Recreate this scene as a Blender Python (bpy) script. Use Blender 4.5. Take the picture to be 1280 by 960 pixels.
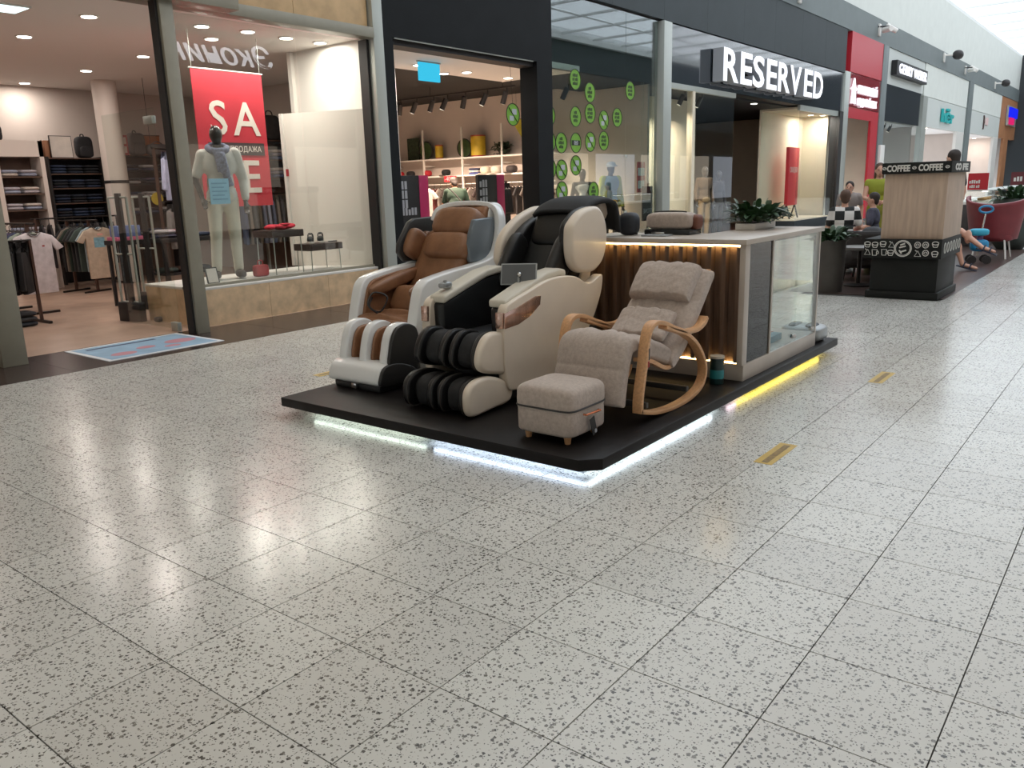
import bpy, bmesh, math, random
from mathutils import Vector, Matrix
import numpy as np

for o in list(bpy.data.objects):
    bpy.data.objects.remove(o)
SC = bpy.context.scene
COL = SC.collection
PI = math.pi
random.seed(7)

# ------------------------------------------------------------------ camera
T = 0.42                                    # floor tile pitch in metres
CAMP = Vector((-3.7571 * T, -2.728 * T, 3.5194 * T))
FPX, YAW, PITCH, ROLL = 1020.477, 0.6693, 0.2361, -0.0302
_f = Vector((math.cos(YAW) * math.cos(PITCH), math.sin(YAW) * math.cos(PITCH), -math.sin(PITCH)))
_r = Vector((math.sin(YAW), -math.cos(YAW), 0))
_u = _r.cross(_f)
_r2 = _r * math.cos(ROLL) + _u * math.sin(ROLL)
_u2 = _u * math.cos(ROLL) - _r * math.sin(ROLL)
cam_data = bpy.data.cameras.new('camera')
cam_data.sensor_fit = 'HORIZONTAL'
cam_data.sensor_width = 36
cam_data.lens = FPX / 1280 * 36
cam_data.clip_end = 400
cam = bpy.data.objects.new('camera', cam_data)
COL.objects.link(cam)
mw = Matrix.Identity(4)
for i in range(3):
    mw[i][0], mw[i][1], mw[i][2], mw[i][3] = _r2[i], _u2[i], -_f[i], CAMP[i]
cam.matrix_world = mw
SC.camera = cam


def proj(x, y, z):
    d = Vector((x, y, z)) - CAMP
    w = d.dot(_f)
    if w < 0.05:
        return None
    return (640 + FPX * d.dot(_r2) / w, 480 - FPX * d.dot(_u2) / w)


# ------------------------------------------------------------------ sky, exposure
world = bpy.data.worlds.new('sky')
SC.world = world
world.use_nodes = True
bg = world.node_tree.nodes['Background']
bg.inputs[0].default_value = (0.86, 0.93, 1.0, 1)
bg.inputs[1].default_value = 2.05
SC.view_settings.view_transform = 'Standard'
SC.view_settings.look = 'None'
SC.view_settings.exposure = 0.0
SC.view_settings.gamma = 1.0
SC.view_settings.use_curve_mapping = False
SC.cycles.max_bounces = 8
SC.cycles.transparent_max_bounces = 24
SC.cycles.caustics_reflective = False
SC.cycles.caustics_refractive = False
SC.cycles.sample_clamp_indirect = 6
SC.cycles.use_denoising = True


# ------------------------------------------------------------------ materials
def lin(c):
    out = []
    for v in c[:3]:
        v = v / 255
        out.append(v / 12.92 if v <= 0.04045 else ((v + 0.055) / 1.055) ** 2.4)
    return (out[0], out[1], out[2], 1)


MATS = {}


def M(name, col=(128, 128, 128), rough=0.5, metal=0.0, noise=None, bump=None, spec=0.5, coat=0.0,
      emis=None, sheen=0.0, alpha=None, stretch=(1, 1, 1)):
    """procedural material: base colour with noise variation (scale, amount) and fine relief (scale, strength)"""
    if name in MATS:
        return MATS[name]
    m = bpy.data.materials.new(name)
    m.use_nodes = True
    nt = m.node_tree
    b = nt.nodes['Principled BSDF']
    c = lin(col)
    b.inputs['Base Color'].default_value = c
    b.inputs['Roughness'].default_value = rough
    b.inputs['Metallic'].default_value = metal
    b.inputs['Specular IOR Level'].default_value = spec
    b.inputs['Coat Weight'].default_value = coat
    b.inputs['Coat Roughness'].default_value = 0.08
    b.inputs['Sheen Weight'].default_value = sheen
    if emis:
        b.inputs['Emission Color'].default_value = lin(emis[0])
        b.inputs['Emission Strength'].default_value = emis[1]
    if noise or bump:
        tc = nt.nodes.new('ShaderNodeTexCoord')
        mp = nt.nodes.new('ShaderNodeMapping')
        mp.inputs['Scale'].default_value = stretch
        nt.links.new(tc.outputs['Object'], mp.inputs['Vector'])
    if noise:
        n = nt.nodes.new('ShaderNodeTexNoise')
        n.inputs['Scale'].default_value = noise[0]
        n.inputs['Detail'].default_value = 5
        nt.links.new(mp.outputs[0], n.inputs['Vector'])
        r = nt.nodes.new('ShaderNodeValToRGB')
        r.color_ramp.elements[0].position = 0.3
        r.color_ramp.elements[1].position = 0.7
        k0, k1 = 1 - noise[1], 1 + noise[1]
        r.color_ramp.elements[0].color = (min(1, c[0] * k0), min(1, c[1] * k0), min(1, c[2] * k0), 1)
        r.color_ramp.elements[1].color = (min(1, c[0] * k1), min(1, c[1] * k1), min(1, c[2] * k1), 1)
        nt.links.new(n.outputs['Fac'], r.inputs['Fac'])
        nt.links.new(r.outputs['Color'], b.inputs['Base Color'])
    if bump:
        n2 = nt.nodes.new('ShaderNodeTexNoise')
        n2.inputs['Scale'].default_value = bump[0]
        n2.inputs['Detail'].default_value = 3
        nt.links.new(mp.outputs[0], n2.inputs['Vector'])
        bp = nt.nodes.new('ShaderNodeBump')
        bp.inputs['Strength'].default_value = bump[1]
        bp.inputs['Distance'].default_value = 0.01
        nt.links.new(n2.outputs['Fac'], bp.inputs['Height'])
        nt.links.new(bp.outputs[0], b.inputs['Normal'])
    MATS[name] = m
    return m


def glow(name, col, strength):
    if name in MATS:
        return MATS[name]
    m = bpy.data.materials.new(name)
    m.use_nodes = True
    nt = m.node_tree
    nt.nodes.clear()
    e = nt.nodes.new('ShaderNodeEmission')
    e.inputs[0].default_value = lin(col)
    e.inputs[1].default_value = strength
    o = nt.nodes.new('ShaderNodeOutputMaterial')
    nt.links.new(e.outputs[0], o.inputs[0])
    MATS[name] = m
    return m


def glass(name, tint=(236, 244, 240), f0=0.045, rough=0.0):
    """thin clear pane: transparent with a Schlick reflection on each face"""
    if name in MATS:
        return MATS[name]
    m = bpy.data.materials.new(name)
    m.use_nodes = True
    nt = m.node_tree
    nt.nodes.clear()
    lw = nt.nodes.new('ShaderNodeLayerWeight')
    lw.inputs[0].default_value = 0.5
    p = nt.nodes.new('ShaderNodeMath')
    p.operation = 'POWER'
    p.inputs[1].default_value = 5
    nt.links.new(lw.outputs['Facing'], p.inputs[0])
    q = nt.nodes.new('ShaderNodeMath')
    q.operation = 'MULTIPLY_ADD'
    q.inputs[1].default_value = 1 - f0
    q.inputs[2].default_value = f0
    nt.links.new(p.outputs[0], q.inputs[0])
    t = nt.nodes.new('ShaderNodeBsdfTransparent')
    t.inputs[0].default_value = lin(tint)
    g = nt.nodes.new('ShaderNodeBsdfGlossy')
    g.inputs['Roughness'].default_value = rough
    g.inputs[0].default_value = (0.95, 0.97, 1, 1)
    mx = nt.nodes.new('ShaderNodeMixShader')
    o = nt.nodes.new('ShaderNodeOutputMaterial')
    nt.links.new(q.outputs[0], mx.inputs[0])
    nt.links.new(t.outputs[0], mx.inputs[1])
    nt.links.new(g.outputs[0], mx.inputs[2])
    nt.links.new(mx.outputs[0], o.inputs[0])
    MATS[name] = m
    return m


def terrazzo():
    m = bpy.data.materials.new('terrazzo')
    m.use_nodes = True
    nt = m.node_tree
    N = nt.nodes.new
    L = nt.links.new
    b = nt.nodes['Principled BSDF']
    geo = N('ShaderNodeNewGeometry')
    # chips: two sizes of cells, only some of them dark, blurred outline by a noise offset
    nz = N('ShaderNodeTexNoise')
    nz.inputs['Scale'].default_value = 130
    L(geo.outputs['Position'], nz.inputs['Vector'])
    off = N('ShaderNodeVectorMath')
    off.operation = 'MULTIPLY_ADD'
    off.inputs[1].default_value = (0.012, 0.012, 0)
    L(nz.outputs['Color'], off.inputs[0])
    L(geo.outputs['Position'], off.inputs[2])

    def chips(scale, radius, share):
        v = N('ShaderNodeTexVoronoi')
        v.voronoi_dimensions = '2D'
        v.inputs['Scale'].default_value = scale
        L(off.outputs[0], v.inputs['Vector'])
        sep = N('ShaderNodeSeparateColor')
        L(v.outputs['Color'], sep.inputs[0])
        rr = N('ShaderNodeMath')
        rr.operation = 'MULTIPLY'
        rr.inputs[1].default_value = radius
        L(sep.outputs[0], rr.inputs[0])
        lt = N('ShaderNodeMath')
        lt.operation = 'LESS_THAN'
        L(v.outputs['Distance'], lt.inputs[0])
        L(rr.outputs[0], lt.inputs[1])
        sh = N('ShaderNodeMath')
        sh.operation = 'LESS_THAN'
        sh.inputs[1].default_value = share
        L(sep.outputs[1], sh.inputs[0])
        mm = N('ShaderNodeMath')
        mm.operation = 'MULTIPLY'
        L(lt.outputs[0], mm.inputs[0])
        L(sh.outputs[0], mm.inputs[1])
        return mm, sep
    c1, s1 = chips(58, 0.42, 0.5)
    c2, s2 = chips(115, 0.42, 0.45)
    mx = N('ShaderNodeMath')
    mx.operation = 'MAXIMUM'
    L(c1.outputs[0], mx.inputs[0])
    L(c2.outputs[0], mx.inputs[1])
    # ground: pale warm grey, each tile a shade of its own, soft scuffs
    sc = N('ShaderNodeVectorMath')
    sc.operation = 'SCALE'
    sc.inputs[3].default_value = 1 / T
    L(geo.outputs['Position'], sc.inputs[0])
    fl = N('ShaderNodeVectorMath')
    fl.operation = 'FLOOR'
    L(sc.outputs[0], fl.inputs[0])
    sx = N('ShaderNodeSeparateXYZ')
    L(fl.outputs[0], sx.inputs[0])
    cx = N('ShaderNodeCombineXYZ')
    L(sx.outputs[0], cx.inputs[0])
    L(sx.outputs[1], cx.inputs[1])
    wn = N('ShaderNodeTexWhiteNoise')
    wn.noise_dimensions = '2D'
    L(cx.outputs[0], wn.inputs['Vector'])
    n3 = N('ShaderNodeTexNoise')
    n3.inputs['Scale'].default_value = 1.6
    n3.inputs['Detail'].default_value = 6
    L(geo.outputs['Position'], n3.inputs['Vector'])
    ad = N('ShaderNodeMath')
    ad.operation = 'ADD'
    L(wn.outputs['Value'], ad.inputs[0])
    L(n3.outputs['Fac'], ad.inputs[1])
    rp = N('ShaderNodeValToRGB')
    rp.color_ramp.elements[0].position = 0.3
    rp.color_ramp.elements[0].color = lin((196, 194, 188))
    rp.color_ramp.elements[1].position = 1.0
    rp.color_ramp.elements[1].color = lin((208, 207, 201))
    hv = N('ShaderNodeMath')
    hv.operation = 'MULTIPLY'
    hv.inputs[1].default_value = 0.62
    L(ad.outputs[0], hv.inputs[0])
    L(hv.outputs[0], rp.inputs[0])
    chip = N('ShaderNodeMix')
    chip.data_type = 'RGBA'
    chip.inputs['A'].default_value = lin((70, 68, 66))
    chip.inputs['B'].default_value = lin((136, 132, 124))
    L(s2.outputs[2], chip.inputs['Factor'])
    mix = N('ShaderNodeMix')
    mix.data_type = 'RGBA'
    L(mx.outputs[0], mix.inputs['Factor'])
    L(rp.outputs[0], mix.inputs['A'])
    L(chip.outputs['Result'], mix.inputs['B'])
    L(mix.outputs['Result'], b.inputs['Base Color'])
    rr = N('ShaderNodeMapRange')
    rr.inputs['To Min'].default_value = 0.13
    rr.inputs['To Max'].default_value = 0.27
    L(n3.outputs['Fac'], rr.inputs[0])
    L(rr.outputs[0], b.inputs['Roughness'])
    b.inputs['Specular IOR Level'].default_value = 0.5
    MATS['terrazzo'] = m
    return m


# ------------------------------------------------------------------ mesh helpers
class MB:
    """collects shapes; build() links them as ONE mesh object"""

    def __init__(s):
        s.v, s.f, s.mi = [], [], []

    def add(s, verts, faces, mi=0):
        k = len(s.v)
        s.v += [tuple(p) for p in verts]
        s.f += [tuple(i + k for i in f) for f in faces]
        s.mi += [mi] * len(faces)
        return s

    def box(s, x0, x1, y0, y1, z0, z1, mi=0, mat=None):
        vs = [Vector((x, y, z)) for z in (z0, z1) for y in (y0, y1) for x in (x0, x1)]
        if mat is not None:
            vs = [mat @ p for p in vs]
        return s.add(vs, [(0, 2, 3, 1), (4, 5, 7, 6), (0, 1, 5, 4), (2, 6, 7, 3), (0, 4, 6, 2), (1, 3, 7, 5)], mi)

    def tube(s, pts, r, n=8, mi=0, closed=False, flat=None):
        """swept round (or flat = (half width, half thick)) bar along pts; r a number or a list"""
        pts = [Vector(p) for p in pts]
        m = len(pts)
        rs = r if isinstance(r, (list, tuple)) else [r] * m
        ring0 = len(s.v)
        up = Vector((0, 0, 1))
        prev = None
        for i, p in enumerate(pts):
            if closed:
                t = pts[(i + 1) % m] - pts[i - 1]
            else:
                t = pts[min(i + 1, m - 1)] - pts[max(i - 1, 0)]
            t = t.normalized() if t.length > 1e-9 else Vector((0, 0, 1))
            if prev is None:
                a = up if abs(t.dot(up)) < 0.95 else Vector((1, 0, 0))
                x = t.cross(a).normalized()
            else:
                x = prev - t * prev.dot(t)
                x = x.normalized() if x.length > 1e-6 else t.cross(up).normalized()
            prev = x
            y = t.cross(x)
            for k in range(n):
                an = 2 * PI * k / n
                s.v.append(tuple(p + x * (rs[i] * math.cos(an)) + y * (rs[i] * math.sin(an))))
        last = m if closed else m - 1
        for i in range(last):
            for k in range(n):
                a = ring0 + i * n + k
                b = ring0 + i * n + (k + 1) % n
                c = ring0 + ((i + 1) % m) * n + (k + 1) % n
                d = ring0 + ((i + 1) % m) * n + k
                s.f.append((a, b, c, d))
                s.mi.append(mi)
        if not closed:
            s.f.append(tuple(ring0 + k for k in range(n))[::-1])
            s.f.append(tuple(ring0 + (m - 1) * n + k for k in range(n)))
            s.mi += [mi, mi]
        return s

    def lathe(s, prof, c=(0, 0, 0), n=20, mi=0, sx=1, sy=1):
        """profile [(r, z)] turned about the z axis at c"""
        k0 = len(s.v)
        for r, z in prof:
            for k in range(n):
                an = 2 * PI * k / n
                s.v.append((c[0] + sx * r * math.cos(an), c[1] + sy * r * math.sin(an), c[2] + z))
        for i in range(len(prof) - 1):
            for k in range(n):
                s.f.append((k0 + i * n + k, k0 + i * n + (k + 1) % n, k0 + (i + 1) * n + (k + 1) % n, k0 + (i + 1) * n + k))
                s.mi.append(mi)
        s.f.append(tuple(k0 + k for k in range(n))[::-1])
        s.f.append(tuple(k0 + (len(prof) - 1) * n + k for k in range(n)))
        s.mi += [mi, mi]
        return s

    def prism(s, pts, axis, a0, a1, mi=0):
        """2-D outline pushed along an axis: 'y' outline is (x, z), 'x' outline is (y, z), 'z' outline is (x, y)"""
        def P(p, a):
            return {'y': (p[0], a, p[1]), 'x': (a, p[0], p[1]), 'z': (p[0], p[1], a)}[axis]
        n = len(pts)
        vs = [P(p, a0) for p in pts] + [P(p, a1) for p in pts]
        fs = [tuple(range(n))[::-1], tuple(range(n, 2 * n))]
        fs += [(i, (i + 1) % n, n + (i + 1) % n, n + i) for i in range(n)]
        return s.add(vs, fs, mi)

    def sheet(s, fn, nu, nv, mi=0, closed_u=False):
        k0 = len(s.v)
        for j in range(nv + 1):
            for i in range(nu + (0 if closed_u else 1)):
                s.v.append(tuple(fn(i / nu, j / nv)))
        w = nu if closed_u else nu + 1
        for j in range(nv):
            for i in range(nu):
                a = k0 + j * w + i
                b = k0 + j * w + (i + 1) % w
                s.f.append((a, b, b + w, a + w))
                s.mi.append(mi)
        return s

    def loft(s, rings, mi=0, caps=True):
        """rings: equal-length closed loops of points"""
        k0 = len(s.v)
        n = len(rings[0])
        for r in rings:
            s.v += [tuple(p) for p in r]
        for i in range(len(rings) - 1):
            for k in range(n):
                s.f.append((k0 + i * n + k, k0 + i * n + (k + 1) % n, k0 + (i + 1) * n + (k + 1) % n, k0 + (i + 1) * n + k))
                s.mi.append(mi)
        if caps:
            s.f.append(tuple(k0 + k for k in range(n))[::-1])
            s.f.append(tuple(k0 + (len(rings) - 1) * n + k for k in range(n)))
            s.mi += [mi, mi]
        return s

    def pillow(s, c, size, e=0.5, e2=None, nu=20, nv=12, mi=0, mat=None):
        """superellipsoid: e -> 0 boxy, 1 round"""
        e2 = e if e2 is None else e2
        c = Vector(c)

        def sp(v, p):
            return math.copysign(abs(v) ** p, v)

        def fn(u, v):
            th = 2 * PI * u
            ph = -PI / 2 + PI * v
            p = Vector((size[0] * sp(math.cos(ph), e2) * sp(math.cos(th), e),
                        size[1] * sp(math.cos(ph), e2) * sp(math.sin(th), e),
                        size[2] * sp(math.sin(ph), e2)))
            if mat is not None:
                p = mat @ p
            return c + p
        return s.sheet(fn, nu, nv, mi, closed_u=True)

    def text(s, string, size, depth, mat, mi=0, align='LEFT', bold=0.0, width=None, shear=0.0):
        vs, fs = text_geo(string, size, depth, align, bold, shear)
        if width:
            xs = [p[0] for p in vs]
            k = width / (max(xs) - min(xs))
            vs = [(p[0] * k, p[1], p[2]) for p in vs]
        return s.add([mat @ Vector(p) for p in vs], fs, mi)

    def build(s, name, mats, parent=None, loc=None, rz=0, bevel=0, seg=2, smooth=40, subsurf=0, merge=True):
        me = bpy.data.meshes.new(name)
        me.from_pydata(s.v, [], s.f)
        if not isinstance(mats, (list, tuple)):
            mats = [mats]
        for m in mats:
            me.materials.append(MATS[m] if isinstance(m, str) else m)
        me.polygons.foreach_set('material_index', s.mi)
        bm = bmesh.new()
        bm.from_mesh(me)
        if merge:
            bmesh.ops.remove_doubles(bm, verts=bm.verts, dist=1e-5)
        bmesh.ops.recalc_face_normals(bm, faces=bm.faces)
        if bevel:
            es = [e for e in bm.edges if len(e.link_faces) == 2 and e.calc_face_angle(0) > 0.6]
            bmesh.ops.bevel(bm, geom=es, offset=bevel, segments=seg, profile=0.5, affect='EDGES', clamp_overlap=True)
        bm.to_mesh(me)
        bm.free()
        if smooth:
            me.shade_smooth()
            me.set_sharp_from_angle(angle=math.radians(smooth))
        o = bpy.data.objects.new(name, me)
        COL.objects.link(o)
        if subsurf:
            md = o.modifiers.new('smooth', 'SUBSURF')
            md.levels = md.render_levels = subsurf
        if parent is not None:
            o.parent = parent
        if loc is not None:
            o.location = loc
        o.rotation_euler.z = rz
        return o


_TXT = {}


def text_geo(string, size, depth, align='LEFT', bold=0.0, shear=0.0):
    key = (string, size, depth, align, bold, shear)
    if key not in _TXT:
        cu = bpy.data.curves.new('lettering', 'FONT')
        cu.body = string
        cu.size = size
        cu.extrude = depth
        cu.align_x = align
        cu.offset = bold
        cu.shear = shear
        cu.resolution_u = 3
        ob = bpy.data.objects.new('lettering', cu)
        me = bpy.data.meshes.new_from_object(ob)
        _TXT[key] = ([tuple(v.co) for v in me.vertices], [tuple(p.vertices) for p in me.polygons])
        bpy.data.objects.remove(ob)
        bpy.data.curves.remove(cu)
        bpy.data.meshes.remove(me)
    return _TXT[key]


def frame(origin, xdir, ydir):
    """matrix whose x and y axes are the given world directions (for lettering and flat print)"""
    x = Vector(xdir).normalized()
    y = Vector(ydir).normalized()
    z = x.cross(y)
    m = Matrix.Identity(4)
    for i in range(3):
        m[i][0], m[i][1], m[i][2], m[i][3] = x[i], y[i], z[i], origin[i]
    return m


def tag(o, label=None, cat=None, group=None, kind=None):
    if label:
        o['label'] = label
    if cat:
        o['category'] = cat
    if group:
        o['group'] = group
    if kind:
        o['kind'] = kind
    return o


def struct(o):
    o['kind'] = 'structure'
    return o


def thing(name, label, cat, loc=(0, 0, 0), rz=0, group=None):
    o = bpy.data.objects.new(name, None)
    COL.objects.link(o)
    o.empty_display_size = 0.1
    o.location = loc
    o.rotation_euler.z = rz
    return tag(o, label, cat, group)


def dup(root, loc=None, rz=None, label=None, group=None, mats=None, scale=None):
    """copy a thing with its parts and sub-parts"""
    r = root.copy()
    COL.objects.link(r)
    if loc is not None:
        r.location = loc
    if rz is not None:
        r.rotation_euler.z = rz
    if scale is not None:
        r.scale = scale
    if label:
        r['label'] = label
    if group:
        r['group'] = group

    def kids(src, dst):
        for ch in list(src.children):
            if ch.type == 'LIGHT':
                continue
            c = ch.copy()
            COL.objects.link(c)
            c.parent = dst
            kids(ch, c)
    kids(root, r)
    return r


def rbox(name, mat, x0, x1, y0, y1, z0, z1, parent=None, bevel=0.0, **k):
    return MB().box(x0, x1, y0, y1, z0, z1).build(name, mat, parent, bevel=bevel, **k)


def smoothpts(pts, n=6, closed=False):
    """Catmull-Rom through the points"""
    pts = [Vector(p) for p in pts]
    m = len(pts)
    out = []
    rng = range(m) if closed else range(m - 1)
    for i in rng:
        p0 = pts[(i - 1) % m] if closed or i > 0 else pts[0]
        p1 = pts[i]
        p2 = pts[(i + 1) % m]
        p3 = pts[(i + 2) % m] if closed or i + 2 < m else pts[-1]
        for k in range(n):
            t = k / n
            out.append(0.5 * ((2 * p1) + (p2 - p0) * t + (2 * p0 - 5 * p1 + 4 * p2 - p3) * t * t + (3 * p1 - p0 - 3 * p2 + p3) * t ** 3))
    if not closed:
        out.append(pts[-1])
    return out


def sm2(pts, n=4, closed=True):
    return [(p.x, p.y) for p in smoothpts([(a, b, 0) for a, b in pts], n, closed)]


def downlight_lamp(name, loc, energy, col, size=0.16, parent=None):
    l = bpy.data.lights.new(name, 'AREA')
    l.shape = 'DISK'
    l.size = size
    l.energy = energy
    l.color = lin(col)[:3]
    l.spread = math.radians(150)
    o = bpy.data.objects.new(name, l)
    COL.objects.link(o)
    o.location = loc
    if parent is not None:
        o.parent = parent
    return o


terrazzo()

# ================================================================== THE SETTING
M('grout', (66, 64, 61), 0.8)
M('border_granite', (58, 46, 44), 0.22, noise=(30, 0.25))
M('cafe_floor', (78, 62, 58), 0.3, noise=(3, 0.2), stretch=(1, 8, 1))
M('wall_white', (218, 221, 215), 0.7, noise=(2, 0.03))
M('band_grey', (112, 120, 120), 0.6, noise=(2, 0.05))
M('panel_slate', (60, 66, 69), 0.55, noise=(2, 0.06), spec=0.2)
M('black_cladding', (22, 24, 26), 0.6, noise=(3, 0.12), spec=0.15)
M('stone_beige', (196, 164, 122), 0.35, noise=(5, 0.16))
M('marble_beige', (212, 182, 146), 0.3, noise=(7, 0.2))
M('metal_green_grey', (140, 135, 120), 0.45, metal=0.1, noise=(8, 0.05))
M('metal_pale', (176, 180, 174), 0.4, metal=0.3)
M('dark_gap', (30, 28, 28), 0.6)
M('shop_floor', (188, 160, 142), 0.25, noise=(3, 0.08))
M('shop_wall', (212, 200, 192), 0.8, noise=(2, 0.03))
M('shop_ceiling', (240, 234, 230), 0.8)
M('white_board', (226, 222, 216), 0.45)
M('cream_wall', (222, 210, 188), 0.7, noise=(2, 0.04))
M('dark_ceiling', (22, 22, 24), 0.7)
M('brown_wood', (104, 62, 50), 0.45, noise=(6, 0.25), stretch=(1, 1, 0.1))
M('reserved_panel', (44, 50, 56), 0.04, spec=0.9, coat=0.6)
M('bank_red', (190, 40, 54), 0.4)
M('bank_red_glass', (150, 38, 48), 0.05, spec=0.9, coat=0.5)
M('letter_white', (245, 246, 250), 0.35, emis=((245, 246, 255), 0.75))
M('letter_side', (170, 172, 178), 0.5)
M('pale_panel', (204, 208, 204), 0.6)
M('end_wall', (52, 56, 58), 0.7)
glass('pane', (247, 250, 248))
glass('pane_green', (226, 234, 231), 0.12)
def milky(name):
    m = bpy.data.materials.new(name)
    m.use_nodes = True
    nt = m.node_tree
    nt.nodes.clear()
    a = nt.nodes.new('ShaderNodeBsdfTransparent')
    b = nt.nodes.new('ShaderNodeBsdfTranslucent')
    b.inputs[0].default_value = (0.9, 0.92, 0.93, 1)
    x = nt.nodes.new('ShaderNodeMixShader')
    x.inputs[0].default_value = 0.2
    o = nt.nodes.new('ShaderNodeOutputMaterial')
    nt.links.new(a.outputs[0], x.inputs[1])
    nt.links.new(b.outputs[0], x.inputs[2])
    nt.links.new(x.outputs[0], o.inputs[0])
    MATS[name] = m


milky('roof_pane')
glow('lamp_disc', (255, 244, 230), 14)
glow('lamp_disc_cool', (250, 250, 255), 14)

# ---- floor: grout slab, tiles one by one, far field, border, cafe floor
floor = struct(rbox('floor', 'grout', -8, 66, -9.6, 7.4, -0.2, -0.006, smooth=0))
tile_mesh = None
GAP = 0.0021
cells = []
for i in range(-5, 52):
    for j in range(-9, 15):
        x0, y0 = i * T, j * T
        ps = [proj(x0 + a, y0 + b, 0) for a in (0, T) for b in (0, T)]
        area = 0
        if all(ps):
            cx = sum(p[0] for p in ps) / 4
            cy = sum(p[1] for p in ps) / 4
            q = [ps[0], ps[1], ps[3], ps[2]]
            area = abs(sum(q[k][0] * q[(k + 1) % 4][1] - q[(k + 1) % 4][0] * q[k][1] for k in range(4))) / 2
            hidden = 1.9 < x0 and x0 + T < 5.3 and 1.1 < y0 and y0 + T < 3.3
            if not (-40 < cx < 1320 and -20 < cy < 1000) or hidden:
                area = 0
        if x0 + T > 9.45 and y0 > 0.80 and y0 + T < 2.75:
            continue
        cells.append((area, i, j))
cells.sort(reverse=True)
tb = MB()
e = GAP
tb.box(e, T - e, e, T - e, -0.006, 0)
for n, (area, i, j) in enumerate(cells[:300]):
    if n == 0:
        t0 = tb.build('tile', 'terrazzo', floor, smooth=0)
        tile_mesh = t0.data
    else:
        t0 = bpy.data.objects.new('tile', tile_mesh)
        COL.objects.link(t0)
        t0.parent = floor
    t0.location = (i * T, j * T, 0)
tf = MB()
for area, i, j in cells[300:]:
    tf.box(i * T + e, i * T + T - e, j * T + e, j * T + T - e, -0.006, 0)
ff = tf.build('tile_field', 'terrazzo', floor, smooth=0, merge=False)
ff['kind'] = 'stuff'
far = MB()
far.box(-8, -5 * T, -9.6, 15 * T, -0.006, -0.0005)
far.box(-5 * T, 52 * T, -9.6, -9 * T, -0.006, -0.0005)
far.box(52 * T, 66, -9.6, 15 * T, -0.006, -0.0005)
far.build('far_paving', 'terrazzo', floor, smooth=0)
struct(rbox('floor_cafe', 'cafe_floor', 9.43, 30, 0.82, 2.75, -0.003, 0.004, smooth=0))
bo = struct(rbox('trim_1', 'grout', -8, 66, 15 * T + 0.002, 7.46, -0.004, -0.001, smooth=0))
x = -8.0
slab = None
while x < 24:
    if slab is None:
        s0 = MB().box(0.002, 1.198, 0.004, 1.155, -0.004, 0.0).build('granite_slab', 'border_granite', bo, smooth=0)
        slab = s0.data
    else:
        s0 = bpy.data.objects.new('granite_slab', slab)
        COL.objects.link(s0)
        s0.parent = bo
    s0.location = (x, 15 * T, 0.001)
    x += 1.2

# ---- upper walls and bands
struct(rbox('wall_upper', 'wall_white', -8, 65, 7.46, 7.8, 6.8, 8.86, smooth=0))
struct(rbox('trim_2', 'band_grey', -8, 65, 7.42, 7.8, 6.05, 6.8, smooth=0))
sl = struct(rbox('wall_slate', 'dark_gap', 10.6, 27.0, 7.52, 7.8, 4.72, 6.05, smooth=0))
for k in range(8):
    a = 10.6 + k * 2.05
    rbox('panel', 'panel_slate', a + 0.002, a + 2.048, 7.44, 7.52, 4.745, 6.05, sl, smooth=0)
bl = struct(rbox('wall_black', 'black_cladding', 6.62, 10.62, 7.42, 7.9, 3.52, 6.05, smooth=0))
rbox('jamb', 'black_cladding', 6.62, 6.86, 7.42, 7.78, 0, 3.52, bl, smooth=0)
rbox('jamb', 'black_cladding', 10.18, 10.62, 7.42, 7.78, 0, 3.52, bl, smooth=0)
rbox('soffit', 'dark_gap', 6.86, 10.18, 7.5, 7.78, 3.44, 3.52, bl, smooth=0)
rbox('metal_edge', 'metal_pale', 6.9, 10.1, 7.43, 7.45, 3.505, 3.52, bl, smooth=0)
st = struct(rbox('wall_stone', 'dark_gap', -8, 6.41, 7.5, 7.8, 3.6, 6.05, smooth=0))
for k in range(12):
    a = 6.41 - (k + 1) * 1.19
    rbox('stone_panel', 'stone_beige', a + 0.003, a + 1.187, 7.42, 7.5, 3.56, 4.78, st, smooth=0)
    rbox('stone_panel', 'stone_beige', a + 0.003, a + 1.187, 7.42, 7.5, 4.786, 6.05, st, smooth=0)

# ---- roof over the mall: opaque ceiling near, glazed roof with white beams further on
M('roof_white', (236, 238, 236), 0.7)
struct(rbox('ceiling', 'roof_white', -8, 5.5, -9.9, 7.8, 8.86, 9.1, smooth=0))
rf = struct(rbox('roof_1', 'roof_white', 5.5, 66, 7.46, 7.9, 8.86, 9.0, smooth=0))
rbox('beam', 'roof_white', 5.5, 66, -9.9, -9.3, 8.86, 9.4, rf, smooth=0)
k = 0
xx = 5.6
while xx < 66:
    rbox('beam', 'roof_white', xx, xx + 0.1, -9.6, 7.6, 9.06, 9.16, rf, smooth=0)
    xx += 3.0
for yy in (-6.2, -2.8, 0.6, 4.0):
    rbox('purlin', 'roof_white', 5.6, 66, yy, yy + 0.06, 9.08, 9.14, rf, smooth=0)
for a in range(20):
    for b in range(5):
        y0 = (-9.6, -6.12, -2.72, 0.68, 4.08)[b]
        rbox('pane', 'roof_pane', 5.72 + a * 3, 8.6 + a * 3, y0, y0 + 3.3, 9.16, 9.17, rf, smooth=0)
struct(rbox('wall_right', 'end_wall', 65, 65.3, -9.6, 7.8, 0, 9, smooth=0))
struct(rbox('wall_left', 'wall_white', -8.3, -8, -9.9, 20, 0, 9, smooth=0))

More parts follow.
